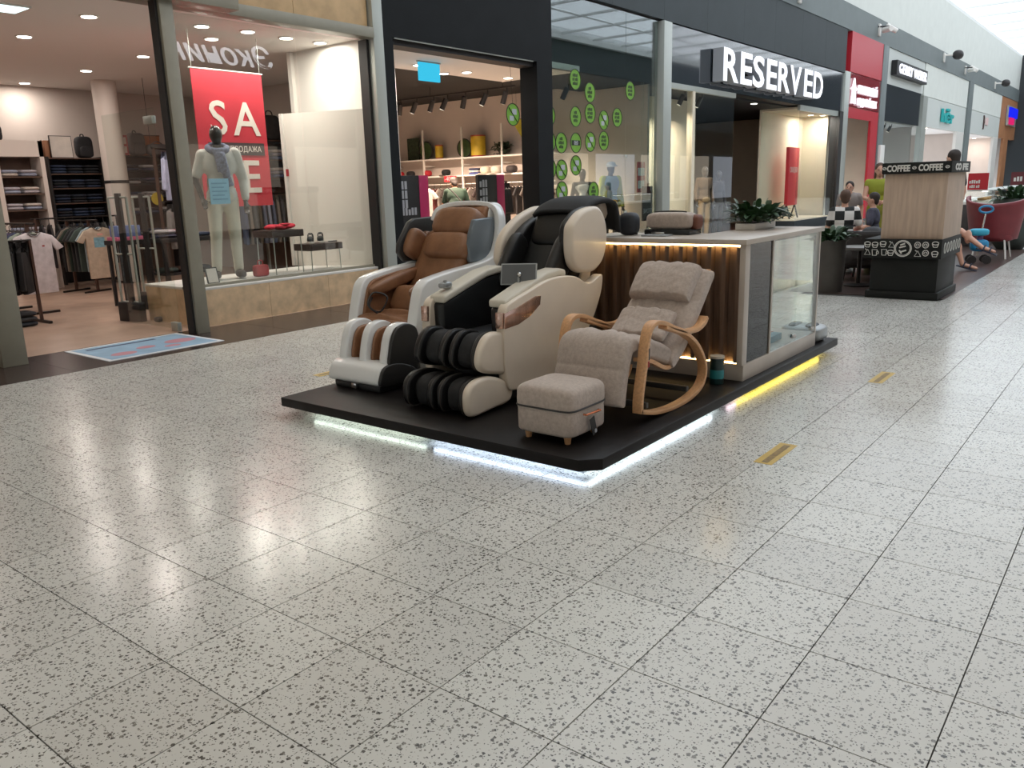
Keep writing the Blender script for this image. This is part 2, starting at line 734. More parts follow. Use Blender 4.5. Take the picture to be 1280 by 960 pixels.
# ---- the shops across the mall (seen only in the glass)
opp = struct(rbox('wall_front', 'panel_slate', -8, 66, -9.9, -9.6, 0, 6.9, smooth=0))
rbox('upper_band', 'panel_slate', -8, 66, -9.9, -9.58, 6.9, 8.86, opp, smooth=0)
glow('shop_lit', (255, 236, 214), 0.85)
glow('shop_lit_cool', (236, 242, 255), 0.85)
for k in range(14):
    a = -7.5 + k * 5.2
    rbox('lit_window_offscreen', 'shop_lit' if k % 3 else 'shop_lit_cool', a, a + 4.4, -9.6, -9.58, 0.3, 3.2, opp, smooth=0)
rbox('fascia', 'black_cladding', -8, 66, -9.6, -9.57, 3.4, 4.9, opp, smooth=0)
sg = MB()
sg.text('Эконика', 0.98, 0.03, frame((17.9, -9.5, 5.85), (-1, 0, 0), (0, 0, 1)), width=4.6, shear=0.35)
tag(sg.build('script_sign_offscreen', glow('script_glow', (250, 250, 255), 5), smooth=0),
    'white lit script lettering mirrored in the glass of the menswear shop', 'sign')

# ---- menswear shop front: posts, header, plinth, panes
struct(rbox('trim_3', 'metal_green_grey', 3.30, 3.45, 7.12, 7.32, 0, 3.46, bevel=0.006))
rbox('edge_strip', 'dark_gap', 3.275, 3.30, 7.16, 7.28, 0, 3.44, bpy.data.objects['trim_3'], smooth=0)
struct(rbox('trim_4', 'metal_green_grey', 1.30, 1.52, 7.08, 7.5, 0, 3.46, bevel=0.006))
struct(rbox('trim_5', 'metal_green_grey', -8, 6.41, 7.3, 7.5, 3.44, 3.57, bevel=0.006))
struct(rbox('trim_6', 'metal_green_grey', -8, 4.2, 7.05, 7.3, 3.44, 3.66, bevel=0.006))
p7 = struct(rbox('trim_7', 'metal_pale', 6.43, 6.61, 7.34, 7.6, 0, 6.05, bevel=0.006))
rbox('edge_strip', 'dark_gap', 6.385, 6.43, 7.44, 7.6, 0.4, 3.44, p7, smooth=0)
pl = struct(rbox('trim_8', 'dark_gap', 3.66, 6.41, 7.52, 8.7, 0, 0.42, smooth=0))
for k in range(3):
    a = 3.62 + k * 0.93
    rbox('stone_panel', 'marble_beige', a + 0.002, a + 0.928, 7.5, 7.52, 0.0, 0.42, pl, smooth=0)
rbox('stone_panel', 'marble_beige', 3.60, 3.66, 7.5, 8.7, 0, 0.42, pl, smooth=0)
rbox('sill', 'white_board', 3.6, 6.41, 7.5, 8.72, 0.42, 0.45, pl, bevel=0.004)
w1 = struct(rbox('window_1', 'metal_green_grey', 3.46, 6.41, 7.56, 7.62, 0.45, 0.48, smooth=0))
rbox('pane', 'pane', 3.47, 5.33, 7.58, 7.59, 0.46, 3.44, w1, smooth=0)
rbox('pane', 'pane', 5.34, 6.40, 7.58, 7.59, 0.46, 3.44, w1, smooth=0)
d1 = struct(MB().box(3.30, 3.312, 7.5, 8.62, 0.02, 2.42).build('door_1', 'pane', smooth=0))
rbox('clamp', 'metal_pale', 3.28, 3.33, 7.5, 7.68, 2.26, 2.34, d1, bevel=0.004)
rbox('clamp', 'metal_pale', 3.28, 3.33, 7.5, 7.64, 0.0, 0.1, d1, bevel=0.004)
d2 = struct(MB().box(1.60, 1.612, 7.42, 8.5, 0.02, 2.42).build('door_2', 'pane', smooth=0))
rbox('door_edge', 'dark_gap', 1.595, 1.617, 7.40, 7.42, 0.02, 2.42, d2, smooth=0)
rbox('clamp', 'dark_gap', 1.57, 1.64, 7.4, 7.55, 0.0, 0.1, d2, bevel=0.004)
# interior shell
fm_ = struct(rbox('floor_menswear', 'shop_floor', -3, 6.6, 7.46, 15.2, -0.05, 0.0, smooth=0))
rbox('floor_bay', 'shop_floor', 6.6, 8.6, 9.28, 15.2, -0.05, 0.0, fm_, smooth=0)
cm_ = struct(rbox('ceiling_menswear', 'shop_ceiling', -3, 6.6, 7.5, 15.2, 3.5, 3.6, smooth=0))
rbox('ceiling_bay', 'shop_ceiling', 6.6, 8.6, 9.28, 15.2, 3.5, 3.6, cm_, smooth=0)
struct(rbox('wall_menswear_back', 'shop_wall', -3, 8.6, 15.2, 15.4, 0, 3.5, smooth=0))
struct(rbox('wall_menswear_left', 'shop_wall', -3.1, -3, 7.5, 15.2, 0, 3.5, smooth=0))
struct(rbox('wall_menswear_right', 'shop_wall', 8.6, 8.68, 9.3, 15.2, 0, 3.5, smooth=0))
struct(rbox('wall_menswear_return', 'white_board', 6.5, 8.6, 9.2, 9.28, 0, 3.5, smooth=0))
struct(rbox('wall_menswear_side', 'white_board', 6.56, 6.62, 7.6, 9.2, 0, 3.5, smooth=0))

# ---- green-sticker shop shell
ff_ = struct(rbox('floor_fashion', M('fashion_floor', (150, 140, 130), 0.3), 8.7, 14.6, 7.46, 18, -0.05, 0.0, smooth=0))
rbox('floor_bay', 'fashion_floor', 6.7, 8.7, 7.46, 9.2, -0.05, 0.0, ff_, smooth=0)
cf_ = struct(rbox('ceiling_fashion', 'shop_ceiling', 6.7, 11.75, 7.6, 9.4, 3.5, 3.6, smooth=0))
rbox('dark_bay', 'dark_ceiling', 11.75, 14.6, 7.6, 9.4, 3.5, 3.6, cf_, smooth=0)
struct(rbox('ceiling_fashion_dark', 'dark_ceiling', 8.7, 14.6, 9.4, 18, 3.62, 3.7, smooth=0))
struct(rbox('wall_fashion_right', 'shop_wall', 14.5, 14.58, 7.7, 18, 0, 3.62, smooth=0))
struct(rbox('wall_fashion_back', 'shop_wall', 8.6, 14.5, 18, 18.1, 0, 3.62, smooth=0))
struct(rbox('wall_fashion_left', 'white_board', 8.69, 8.72, 9.3, 18, 0, 3.62, smooth=0))
w2 = struct(rbox('window_2', 'metal_pale', 10.62, 14.6, 7.5, 7.56, 0, 0.06, smooth=0))
rbox('pane', 'pane_green', 10.63, 13.28, 7.52, 7.53, 0.06, 4.72, w2, smooth=0)
rbox('pane', 'pane_green', 13.29, 14.58, 7.52, 7.53, 0.06, 4.72, w2, smooth=0)
rbox('transom_box', 'dark_ceiling', 10.62, 14.6, 7.62, 7.7, 3.5, 4.72, w2, smooth=0)
for z in (0.9, 2.0):
    rbox('hinge', 'metal_pale', 13.24, 13.33, 7.51, 7.54, z, z + 0.05, w2, smooth=0)

# ---- wide store with lit block letters
struct(rbox('trim_9', 'metal_pale', 14.6, 14.95, 7.38, 7.6, 0, 4.72, bevel=0.008))
fa = struct(rbox('wall_fascia', 'dark_gap', 14.95, 26.9, 7.5, 7.8, 3.55, 4.72, smooth=0))
for k in range(4):
    a = 14.95 + k * 2.99
    rbox('panel', 'reserved_panel', a + 0.002, a + 2.986, 7.46, 7.5, 3.56, 4.72, fa, smooth=0)
w3 = struct(rbox('window_3', 'metal_pale', 14.95, 18.5, 7.46, 7.56, 3.45, 3.56, smooth=0))
rbox('pane', 'pane', 14.96, 16.14, 7.5, 7.51, 0.06, 3.46, w3, smooth=0)
rbox('pane', 'pane', 16.26, 18.5, 7.5, 7.51, 0.06, 3.46, w3, smooth=0)
rbox('post', 'cream_wall', 16.14, 16.26, 7.46, 7.6, 0, 3.46, w3, smooth=0)
rbox('sill', 'white_board', 14.95, 18.5, 7.46, 8.6, 0, 0.06, w3, smooth=0)
rbox('back_panel', 'cream_wall', 15.6, 18.7, 8.62, 8.68, 0.06, 3.46, w3, smooth=0)
w4 = struct(rbox('window_4', 'metal_pale', 23.07, 26.6, 7.46, 7.54, 3.40, 3.55, smooth=0))
rbox('pane', 'pane', 23.08, 24.8, 7.48, 7.49, 0.28, 3.42, w4, smooth=0)
rbox('pane', 'pane', 24.81, 26.6, 7.48, 7.49, 0.28, 3.42, w4, smooth=0)
rbox('pane', 'pane', 23.07, 23.08, 7.5, 8.6, 0.28, 3.42, w4, smooth=0)
rbox('plinth', 'panel_slate', 23.05, 26.6, 7.46, 8.6, 0, 0.26, w4, smooth=0)
rbox('display_floor', 'cream_wall', 23.07, 26.6, 7.48, 8.6, 0.26, 0.28, w4, smooth=0)
rbox('back_panel', 'cream_wall', 23.07, 26.7, 8.6, 8.66, 0.28, 3.55, w4, smooth=0)
rbox('box_ceiling', 'cream_wall', 23.07, 26.7, 7.55, 8.6, 3.44, 3.5, w4, smooth=0)
struct(rbox('trim_10', 'dark_gap', 26.6, 26.95, 7.4, 7.7, 0, 3.55, smooth=0))
struct(rbox('floor_wide_store', 'brown_wood', 14.7, 26.9, 7.56, 13, -0.02, 0.002, smooth=0))
struct(rbox('wall_wide_store_back', 'dark_ceiling', 14.7, 33, 13, 13.1, 1.9, 3.6, smooth=0))
struct(rbox('wall_wide_store_wood', 'brown_wood', 14.7, 33, 12.9, 13.0, 0, 1.9, smooth=0))
struct(rbox('ceiling_wide_store', 'dark_ceiling', 14.7, 26.9, 7.8, 13, 3.5, 3.6, smooth=0))

# ---- red bank front
struct(rbox('trim_11', 'metal_pale', 26.95, 27.45, 7.4, 7.7, 0, 4.8, bevel=0.008))
bk = struct(rbox('wall_bank', 'bank_red', 27.45, 31.2, 7.42, 7.6, 4.82, 6.05, smooth=0))
rbox('sign_panel', 'bank_red_glass', 27.45, 31.2, 7.44, 7.5, 3.75, 4.8, bk, smooth=0)
rbox('lintel', 'bank_red', 27.45, 31.2, 7.44, 7.52, 3.4, 3.73, bk, smooth=0)
rbox('jamb', 'bank_red', 30.3, 31.2, 7.44, 7.52, 0, 3.4, bk, smooth=0)
rbox('back_panel', 'cream_wall', 27.4, 31.2, 8.5, 8.6, 0, 3.6, bk, smooth=0)
struct(rbox('trim_12', 'band_grey', 31.2, 31.9, 7.4, 7.7, 0, 6.05, bevel=0.008))
pb = struct(rbox('trim_13', 'white_board', 31.3, 31.85, 7.3, 7.4, 0, 2.6, bevel=0.008))

# ---- small shops further on
sh = struct(rbox('wall_small_shop_1', 'pale_panel', 31.9, 37.8, 7.46, 7.7, 4.8, 6.05, smooth=0))
rbox('dark_pane', 'reserved_panel', 31.9, 37.6, 7.47, 7.5, 3.5, 4.8, sh, smooth=0)
rbox('pane', 'pane', 31.95, 37.6, 7.5, 7.51, 0.1, 3.5, sh, smooth=0)
rbox('back_panel', M('shop_blue', (150, 168, 182), 0.7), 31.9, 37.8, 9.4, 9.5, 0, 3.6, sh, smooth=0)
rbox('ceiling_panel', 'shop_ceiling', 31.9, 37.8, 7.7, 9.4, 3.5, 3.6, sh, smooth=0)
sh = struct(rbox('wall_small_shop_2', 'wall_white', 37.95, 47.5, 7.45, 7.7, 4.76, 6.05, smooth=0))
rbox('sign_panel', 'pale_panel', 37.95, 47.5, 7.46, 7.6, 3.55, 4.74, sh, smooth=0)
rbox('post', 'metal_pale', 37.8, 38.6, 7.4, 7.6, 0, 4.74, sh, smooth=0)
rbox('post', 'white_board', 45.6, 47.5, 7.46, 7.6, 0, 3.55, sh, smooth=0)
rbox('back_panel', 'shop_wall', 38, 50, 11, 11.1, 0, 3.6, sh, smooth=0)
rbox('ceiling_panel', 'shop_ceiling', 38, 47.5, 7.7, 11, 3.55, 3.65, sh, smooth=0)
struct(rbox('trim_14', 'band_grey', 47.5, 48.6, 7.38, 7.7, 0, 6.05, smooth=0))
sh = struct(rbox('wall_small_shop_3', 'wall_white', 48.6, 58.4, 7.45, 7.7, 4.76, 6.05, smooth=0))
rbox('sign_panel', 'pale_panel', 48.6, 58.4, 7.46, 7.6, 3.6, 4.74, sh, smooth=0)
rbox('post', 'white_board', 56.8, 58.4, 7.46, 7.6, 0, 3.6, sh, smooth=0)
rbox('back_panel', 'shop_wall', 48.6, 62, 10, 10.1, 0, 3.6, sh, smooth=0)
rbox('ceiling_panel', 'shop_ceiling', 48.6, 58.4, 7.7, 10, 3.6, 3.7, sh, smooth=0)
M('tan_panel', (176, 122, 84), 0.5, noise=(3, 0.1))
sh = struct(rbox('wall_small_shop_4', 'tan_panel', 58.5, 65, 7.45, 7.7, 3.6, 6.05, smooth=0))
rbox('post', 'tan_panel', 60.6, 62.4, 7.45, 7.6, 0, 3.6, sh, smooth=0)
rbox('back_panel', 'shop_blue', 58.5, 65, 9.4, 9.5, 0, 3.6, sh, smooth=0)

# ---- shells that close the shops at the back, the sides and above
struct(rbox('wall_rear', 'panel_slate', 14.6, 66, 13.2, 13.4, 0, 6.2, smooth=0))
struct(rbox('roof_shops', 'panel_slate', -8, 66, 7.8, 18.5, 6.1, 6.3, smooth=0))
for n, xw in enumerate((26.7, 31.3, 37.85, 47.6, 58.42, 64.9)):
    struct(rbox('wall_between_shops_%d' % (n + 1), 'cream_wall' if n < 2 else 'shop_wall', xw, xw + 0.08, 7.8, 13.2, 0, 6.1, smooth=0))

# ================================================================== FIGURES, GARMENTS AND OTHER REPEATS
M('stage_black', (22, 19, 19), 0.45, noise=(14, 0.25), spec=0.2)
M('cream_shell', (220, 207, 190), 0.38, noise=(6, 0.03), coat=0.15)
M('cream_pad', (200, 194, 180), 0.5, noise=(8, 0.04))
M('black_leather', (17, 18, 19), 0.42, noise=(20, 0.15), bump=(90, 0.12))
M('black_fabric', (24, 25, 27), 0.75, noise=(60, 0.2), bump=(140, 0.2))
M('rose_metal', (206, 172, 156), 0.2, metal=0.8, noise=(3, 0.2), stretch=(9, 1, 1))
M('silver_plastic', (160, 164, 166), 0.35, metal=0.4)
M('white_shell', (232, 234, 234), 0.22, coat=0.4)
M('brown_leather', (134, 94, 66), 0.45, noise=(10, 0.18), bump=(50, 0.15))
M('dark_trim', (48, 48, 48), 0.45)
M('taupe_fabric', (176, 162, 152), 0.85, noise=(50, 0.12), bump=(120, 0.25), sheen=0.2)
M('bent_wood', (204, 156, 112), 0.4, noise=(14, 0.15), stretch=(1, 6, 6))
M('copper', (200, 120, 84), 0.25, metal=0.9)
M('chrome', (200, 200, 200), 0.15, metal=1.0)


def rebase(root, loc):
    """put the thing's empty at its base; its parts were laid out in world coordinates"""
    loc = Vector(loc)
    root.location = loc
    for c in root.children:
        c.location = Vector(c.location) - loc


def vox(mb, name, mats, parent, voxel=0.012, it=4, loc=None, rz=0):
    """overlapping shapes fused into one continuous skin"""
    o = mb.build(name, mats, None, smooth=0, merge=False)
    md = o.modifiers.new('fuse', 'REMESH')
    md.mode = 'VOXEL'
    md.voxel_size = voxel
    ms = o.modifiers.new('relax', 'SMOOTH')
    ms.factor = 0.5
    ms.iterations = it
    dg = bpy.context.evaluated_depsgraph_get()
    me = bpy.data.meshes.new_from_object(o.evaluated_get(dg))
    o.modifiers.clear()
    o.data = me
    me.shade_smooth()
    if parent is not None:
        o.parent = parent
    if loc is not None:
        o.location = loc
    o.rotation_euler.z = rz
    return o


def limb(mb, a, b, ra, rb, n=10):
    a, b = Vector(a), Vector(b)
    mb.tube([a.lerp(b, k / 4) for k in range(5)], [ra + (rb - ra) * k / 4 for k in range(5)], n)
    mb.pillow(a, (ra, ra, ra), 1.0, nu=10, nv=6)
    mb.pillow(b, (rb, rb, rb), 1.0, nu=10, nv=6)


STAND = dict(pelvis=(0, 0, 0.95), waist=(0, 0, 1.1), chest=(0, 0, 1.29), neck=(0, 0.005, 1.46), head=(0, -0.02, 1.625),
             shL=(0.175, 0, 1.42), elL=(0.235, 0.02, 1.14), wrL=(0.25, -0.05, 0.90),
             shR=(-0.175, 0, 1.42), elR=(-0.235, 0.02, 1.14), wrR=(-0.25, -0.05, 0.90),
             hipL=(0.09, 0, 0.92), knL=(0.10, -0.02, 0.50), anL=(0.105, 0.02, 0.08), toL=(0.12, -0.15, 0.03),
             hipR=(-0.09, 0, 0.92), knR=(-0.10, -0.02, 0.50), anR=(-0.105, 0.02, 0.08), toR=(-0.12, -0.15, 0.03), face=(0, -1, 0))


def torso(mb, j, k=1.0):
    ch, wa, pe = Vector(j['chest']), Vector(j['waist']), Vector(j['pelvis'])
    ax = (ch - pe).normalized()
    sd = (Vector(j['shL']) - Vector(j['shR'])).normalized()
    fw = sd.cross(ax).normalized()
    m = Matrix((sd, fw, ax)).transposed()
    mb.pillow(ch + ax * 0.03, (0.165 * k, 0.105 * k, 0.17), 0.8, mat=m)
    mb.pillow(wa, (0.135 * k, 0.09 * k, 0.16), 0.85, mat=m)
    mb.pillow(pe, (0.155 * k, 0.105 * k, 0.13), 0.8, mat=m)
    limb(mb, j['shL'], j['shR'], 0.06 * k, 0.06 * k)


def hand(mb, wr, el, k=1.0):
    w, e = Vector(wr), Vector(el)
    d = (w - e).normalized()
    s = d.cross(Vector((0, 1, 0.3))).normalized()
    c = w + d * 0.055 * k
    limb(mb, w, c, 0.027 * k, 0.034 * k, 8)
    n = d.cross(s)
    for q, ln in ((-1.5, 0.06), (-0.5, 0.075), (0.5, 0.072), (1.5, 0.055)):
        r = c + s * (q * 0.018 * k) + d * 0.02
        mid = r + d * (ln * 0.6 * k) + n * 0.008
        limb(mb, r, mid, 0.0095 * k, 0.009 * k, 6)
        limb(mb, mid, mid + d * (ln * 0.45 * k) + n * 0.022 * k, 0.009 * k, 0.008 * k, 6)
    t = w + d * 0.02 + s * 0.028 * k
    limb(mb, t, t + (d * 0.7 + s * 0.7).normalized() * 0.055 * k, 0.011 * k, 0.009 * k, 6)


def figure(name, label, cat, j, loc, rz, skin, shirt=None, sleeve=0.6, pants=None, legs=1.0, hair=None, egg=False,
           scale=1.0, shoes=None, group=None, female=False, long_hair=False):
    t = thing(name, label, cat, loc, rz, group)
    J = dict(STAND)
    J.update(j)
    mb = MB()
    torso(mb, J)
    limb(mb, J['neck'], Vector(J['head']) + Vector((0, 0, -0.05)), 0.052, 0.05)
    fw = Vector(J['face']).normalized()
    hd = Vector(J['head'])
    sd = fw.cross(Vector((0, 0, 1))).normalized()
    up = sd.cross(fw)
    hm = Matrix((sd, fw, up)).transposed()
    mb.pillow(hd + up * 0.02, (0.074, 0.094, 0.105), 1.0, nu=18, nv=12, mat=hm)
    mb.pillow(hd + fw * 0.03 - up * 0.055, (0.052, 0.06, 0.06), 1.0, mat=hm)
    if not egg:
        mb.pillow(hd + fw * 0.1 - up * 0.012, (0.012, 0.02, 0.022), 1.0, mat=hm)
        for s in (-1, 1):
            mb.pillow(hd + sd * (0.074 * s) - up * 0.005, (0.012, 0.02, 0.03), 1.0, mat=hm)
    for s in 'LR':
        limb(mb, J['sh' + s], J['el' + s], 0.05, 0.041)
        limb(mb, J['el' + s], J['wr' + s], 0.041, 0.028)
        hand(mb, J['wr' + s], J['el' + s])
        limb(mb, J['hip' + s], J['kn' + s], 0.082, 0.056)
        limb(mb, J['kn' + s], J['an' + s], 0.054, 0.036)
        mid = Vector(J['an' + s]).lerp(Vector(J['kn' + s]), 0.65)
        mb.pillow(mid, (0.05, 0.055, 0.11), 1.0)
        limb(mb, J['an' + s], J['to' + s], 0.036, 0.026)
    b = vox(mb, 'body', skin, t)
    if not egg:
        for s in (-1, 1):
            e = hd + fw * 0.088 + sd * (0.03 * s) + up * 0.012
            MB().pillow(e, (0.012, 0.006, 0.007), 1.0, nu=8, nv=6, mat=hm).build('eye', M('eye_dark', (40, 30, 28), 0.3), b)
        MB().pillow(hd + fw * 0.087 - up * 0.062, (0.022, 0.006, 0.007), 1.0, nu=10, nv=6, mat=hm).build('mouth', M('lip', (150, 84, 76), 0.5), b)
    if hair:
        hb_ = MB()
        hb_.pillow(hd + up * 0.045 - fw * 0.018, (0.084, 0.098, 0.095), 0.95, mat=hm)
        hb_.pillow(hd - fw * 0.055 + up * 0.0, (0.072, 0.05, 0.09), 0.95, mat=hm)
        if long_hair:
            hb_.pillow(hd - fw * 0.06 - up * 0.1, (0.085, 0.05, 0.16), 0.9, mat=hm)
        vox(hb_, 'hair', hair, t, 0.012, 2)
    if shirt:
        mb = MB()
        torso(mb, J, 1.14)
        for s in 'LR':
            a, e, w = Vector(J['sh' + s]), Vector(J['el' + s]), Vector(J['wr' + s])
            if sleeve <= 1:
                limb(mb, a, a.lerp(e, sleeve), 0.066, 0.062)
            else:
                limb(mb, a, e, 0.064, 0.055)
                limb(mb, e, e.lerp(w, min(0.97, sleeve - 1)), 0.054, 0.042)
        vox(mb, 'shirt', shirt, t, 0.014, 5)
    if pants:
        mb = MB()
        pe = Vector(J['pelvis'])
        mb.pillow(pe, (0.172, 0.122, 0.12), 0.8)
        for s in 'LR':
            h, k, a = Vector(J['hip' + s]), Vector(J['kn' + s]), Vector(J['an' + s])
            if legs <= 1 and legs < 0.99:
                limb(mb, h, h.lerp(k, legs * 2 if legs < 0.5 else 1), 0.095, 0.085)
                if legs >= 0.5:
                    limb(mb, k, k.lerp(a, legs * 2 - 1), 0.078, 0.07)
            else:
                limb(mb, h, k, 0.094, 0.072)
                limb(mb, k, k.lerp(a, 0.93), 0.071, 0.06)
        vox(mb, 'trousers', pants, t, 0.014, 5)
    if shoes:
        for s in 'LR':
            a, o = Vector(J['an' + s]), Vector(J['to' + s])
            d = (o - a)
            d.z = 0
            d.normalize()
            sx = Vector((-d.y, d.x, 0))
            m = Matrix((d, sx, Vector((0, 0, 1)))).transposed()
            MB().pillow(a.lerp(o, 0.45) + Vector((0, 0, -0.01)), (0.135, 0.05, 0.045), 0.7, mat=m).build('shoe', shoes, t)
    if scale != 1.0:
        t.scale = (scale, scale, scale)
    return t


def tee_outline(w=0.5, h=0.7, sl=0.2, long=False):
    s = w / 2
    if long:
        return [(-0.09, h), (-s + 0.02, h - 0.05), (-s - 0.06, h - 0.5), (-s + 0.03, h - 0.52), (-s + 0.06, h - 0.22), (-s + 0.05, 0), (s - 0.05, 0),
                (s - 0.06, h - 0.22), (s - 0.03, h - 0.52), (s + 0.06, h - 0.5), (s - 0.02, h - 0.05), (0.09, h), (0, h - 0.04)]
    return [(-0.09, h), (-s + 0.03, h - 0.05), (-s - 0.1, h - 0.05 - sl), (-s + 0.0, h - 0.09 - sl), (-s + 0.05, h - 0.16), (-s + 0.05, 0), (s - 0.05, 0),
            (s - 0.05, h - 0.16), (s, h - 0.09 - sl), (s + 0.1, h - 0.05 - sl), (s - 0.03, h - 0.05), (0.09, h), (0, h - 0.05)]


_GAR = {}


def marks(mb, origin, xdir, words, h, gap=0.25):
    """a line of print too small to read: word-like blocks of short strokes"""
    f = frame(origin, xdir, (0, 0, 1))
    x = 0
    for w in words:
        for k in range(w):
            mb.box(x, x + h * 0.42, 0, h * (1.0 if k % 3 else 0.8), -0.001, 0.001, mat=f)
            x += h * 0.6
        x += h * gap
    return mb



def garment(name, label, cat, col, loc, rz, w=0.5, h=0.7, long=False, th=0.035, group=None, print_=None, hanger=True, fabric=None):
    """a garment hanging from its hook; outline in the local x-z plane, front towards local -y"""
    key = (name, col, w, h, long, th, print_, fabric)
    if key in _GAR:
        return dup(_GAR[key], loc, rz, label, group)
    t = thing(name, label, cat, loc, rz, group)
    ol = [(x, z - h - 0.04) for x, z in tee_outline(w, h, 0.16, long)]
    mt = fabric or M('cloth_%d_%d_%d' % col, col, 0.85, noise=(14, 0.12), bump=(30, 0.3))
    b = MB().prism(ol, 'y', -th / 2, th / 2).build('cloth', mt, t, bevel=min(0.014, th * 0.4), seg=2)
    MB().tube(smoothpts([(-0.08, -th / 2 - 0.003, -0.045), (-0.03, -th / 2 - 0.008, -0.085), (0.03, -th / 2 - 0.008, -0.085), (0.08, -th / 2 - 0.003, -0.045)], 4), 0.008, 6).build('collar', M('collar_%d_%d_%d' % col, tuple(int(c * 0.7) for c in col), 0.8), t)
    if hanger:
        MB().tube([(-w / 2 + 0.06, 0, -0.08), (0, 0, -0.02), (w / 2 - 0.06, 0, -0.08)], 0.007, 6).tube(smoothpts([(0, 0, -0.02), (0, 0, 0.03), (0.02, 0, 0.05), (0.0, 0, 0.065), (-0.02, 0, 0.05)], 4), 0.004, 6).build('hanger', 'dark_trim2', t)
    if print_ == 'tee':
        MB().box(-0.09, 0.09, -th / 2 - 0.002, -th / 2 + 0.002, -0.36, -0.2).build('print', M('print_blue', (118, 160, 176), 0.8, noise=(20, 0.25)), b)
        MB().box(-0.02, 0.07, -th / 2 - 0.002, -th / 2 + 0.002, -0.17, -0.14).build('print', M('print_pink', (214, 160, 150), 0.8), b)
    if print_ == 'polo':
        MB().box(0.08, 0.11, -th / 2 - 0.002, -th / 2 + 0.002, -0.23, -0.21).build('chest_logo', M('logo_red', (160, 50, 50), 0.7), b)
        MB().box(-0.04, 0.04, -th / 2 - 0.004, -th / 2 + 0.002, -0.09, -0.06).build('neck_label', 'dark_trim2', b)
    _GAR[key] = t
    return t


M('dark_trim2', (44, 40, 40), 0.5)


def hue(c):
    r, g, b = c
    v = max(c)
    sat = (v - min(c)) / max(1, v)
    tone = 'dark ' if v < 90 else ('pale ' if v > 165 else '')
    if sat < 0.1:
        return 'black' if v < 50 else ('charcoal' if v < 75 else ('white' if v > 195 else tone + 'grey'))
    if b >= r and b >= g:
        return tone + ('purple' if r > g * 1.08 else 'blue')
    if g >= r:
        return tone + 'green'
    return tone + ('red' if g < r * 0.6 else ('brown' if v < 120 else 'beige'))



def folded(name, label, cat, col, loc, size=(0.24, 0.3, 0.045), group=None, rz=0):
    key = ('folded', name, col, size)
    if key in _GAR:
        return dup(_GAR[key], loc, rz, label, group)
    mt = M('fold_%d_%d_%d' % col, col, 0.85, noise=(20, 0.2), bump=(40, 0.3))
    mb = MB()
    mb.pillow((0, 0, size[2] / 2), (size[0] / 2, size[1] / 2, size[2] / 2), 0.3, 0.5, nu=20, nv=8)
    o = mb.build(name, mt, None, smooth=70)
    MB().tube([(-size[0] * 0.42, -size[1] * 0.49, size[2] * 0.5), (size[0] * 0.42, -size[1] * 0.49, size[2] * 0.5)], size[2] * 0.12, 5).build('fold_edge', M('foldedge_%d_%d_%d' % col, col, 0.85), o)
    tag(o, label, cat, group)
    o.location = loc
    o.rotation_euler.z = rz
    _GAR[key] = o
    return o


def ceiling_lamp(loc, label, group, energy, col=(255, 245, 235), r=0.09, disc='lamp_disc', off=None):
    """recessed downlight with its own light; off = name of a lamp that hangs outside the picture"""
    key = ('lamp', disc, r, bool(off))
    if key in _GAR:
        t = dup(_GAR[key], loc, 0, label, group)
    else:
        t = thing('ceiling_downlight_offscreen' if off else 'ceiling_downlight', label, 'lamp', loc, 0, group)
        MB().lathe([(r * 0.9, -0.012), (r * 1.12, -0.012), (r * 1.15, 0.0), (r * 0.9, 0.0)], (0, 0, 0), 20).build('ring', 'white_board', t)
        MB().lathe([(r * 0.88, -0.016), (r * 0.88, -0.004)], (0, 0, 0), 20).build('lamp_glass', disc, t)
        _GAR[key] = t
    l = bpy.data.lights.new('downlight', 'AREA')
    l.shape = 'DISK'
    l.size = r * 2
    l.energy = energy
    l.color = lin(col)[:3]
    o = bpy.data.objects.new(off + '_offscreen' if off else 'downlight_beam', l)
    COL.objects.link(o)
    o.parent = t
    o.location = (0, 0, -0.03)
    return t

# ================================================================== THE STAND WITH THE CHAIRS
ZP = 0.13
# ---- platform
pf = thing('display_platform', 'low black display platform with a lit gap along its underside', 'platform')
X0, X1, Y0, Y1 = 1.69, 5.62, 0.94, 3.46
ol = [(X0 + 0.09, Y0), (X1, Y0), (X1, Y1), (X0, Y1), (X0, Y0 + 0.09)]
MB().prism(ol, 'z', 0.068, ZP).build('deck', 'stage_black', pf, bevel=0.004)
ol2 = [(X0 + 0.085, Y0 - 0.004), (X1, Y0 - 0.004), (X1, Y0 + 0.02), (X0 + 0.1, Y0 + 0.02)]
MB().box(X0 + 0.16, X1 - 0.1, Y0 + 0.16, Y1 - 0.15, 0.0, 0.07).build('base', M('base_pale', (150, 155, 158), 0.5), pf)
for nm, col, k, box in (
        ('strip_pale', (226, 240, 226), 7, (X0 + 0.13, X0 + 0.15, 2.24, Y1 - 0.17)),
        ('strip_cool', (214, 232, 255), 10, (X0 + 0.13, X0 + 0.15, Y0 + 0.14, 2.16)),
        ('strip_white', (226, 240, 248), 10, (X0 + 0.15, 3.35, Y0 + 0.12, Y0 + 0.14)),
        ('strip_pink', (255, 226, 236), 7, (3.62, 3.75, Y0 + 0.12, Y0 + 0.14)),
        ('strip_yellow', (255, 226, 100), 7, (3.76, X1 - 0.1, Y0 + 0.12, Y0 + 0.14))):
    MB().box(box[0], box[1], box[2], box[3], 0.045, 0.066).build('light_strip', glow(nm, col, k), pf, smooth=0)
rebase(pf, (3.65, 2.2, 0))

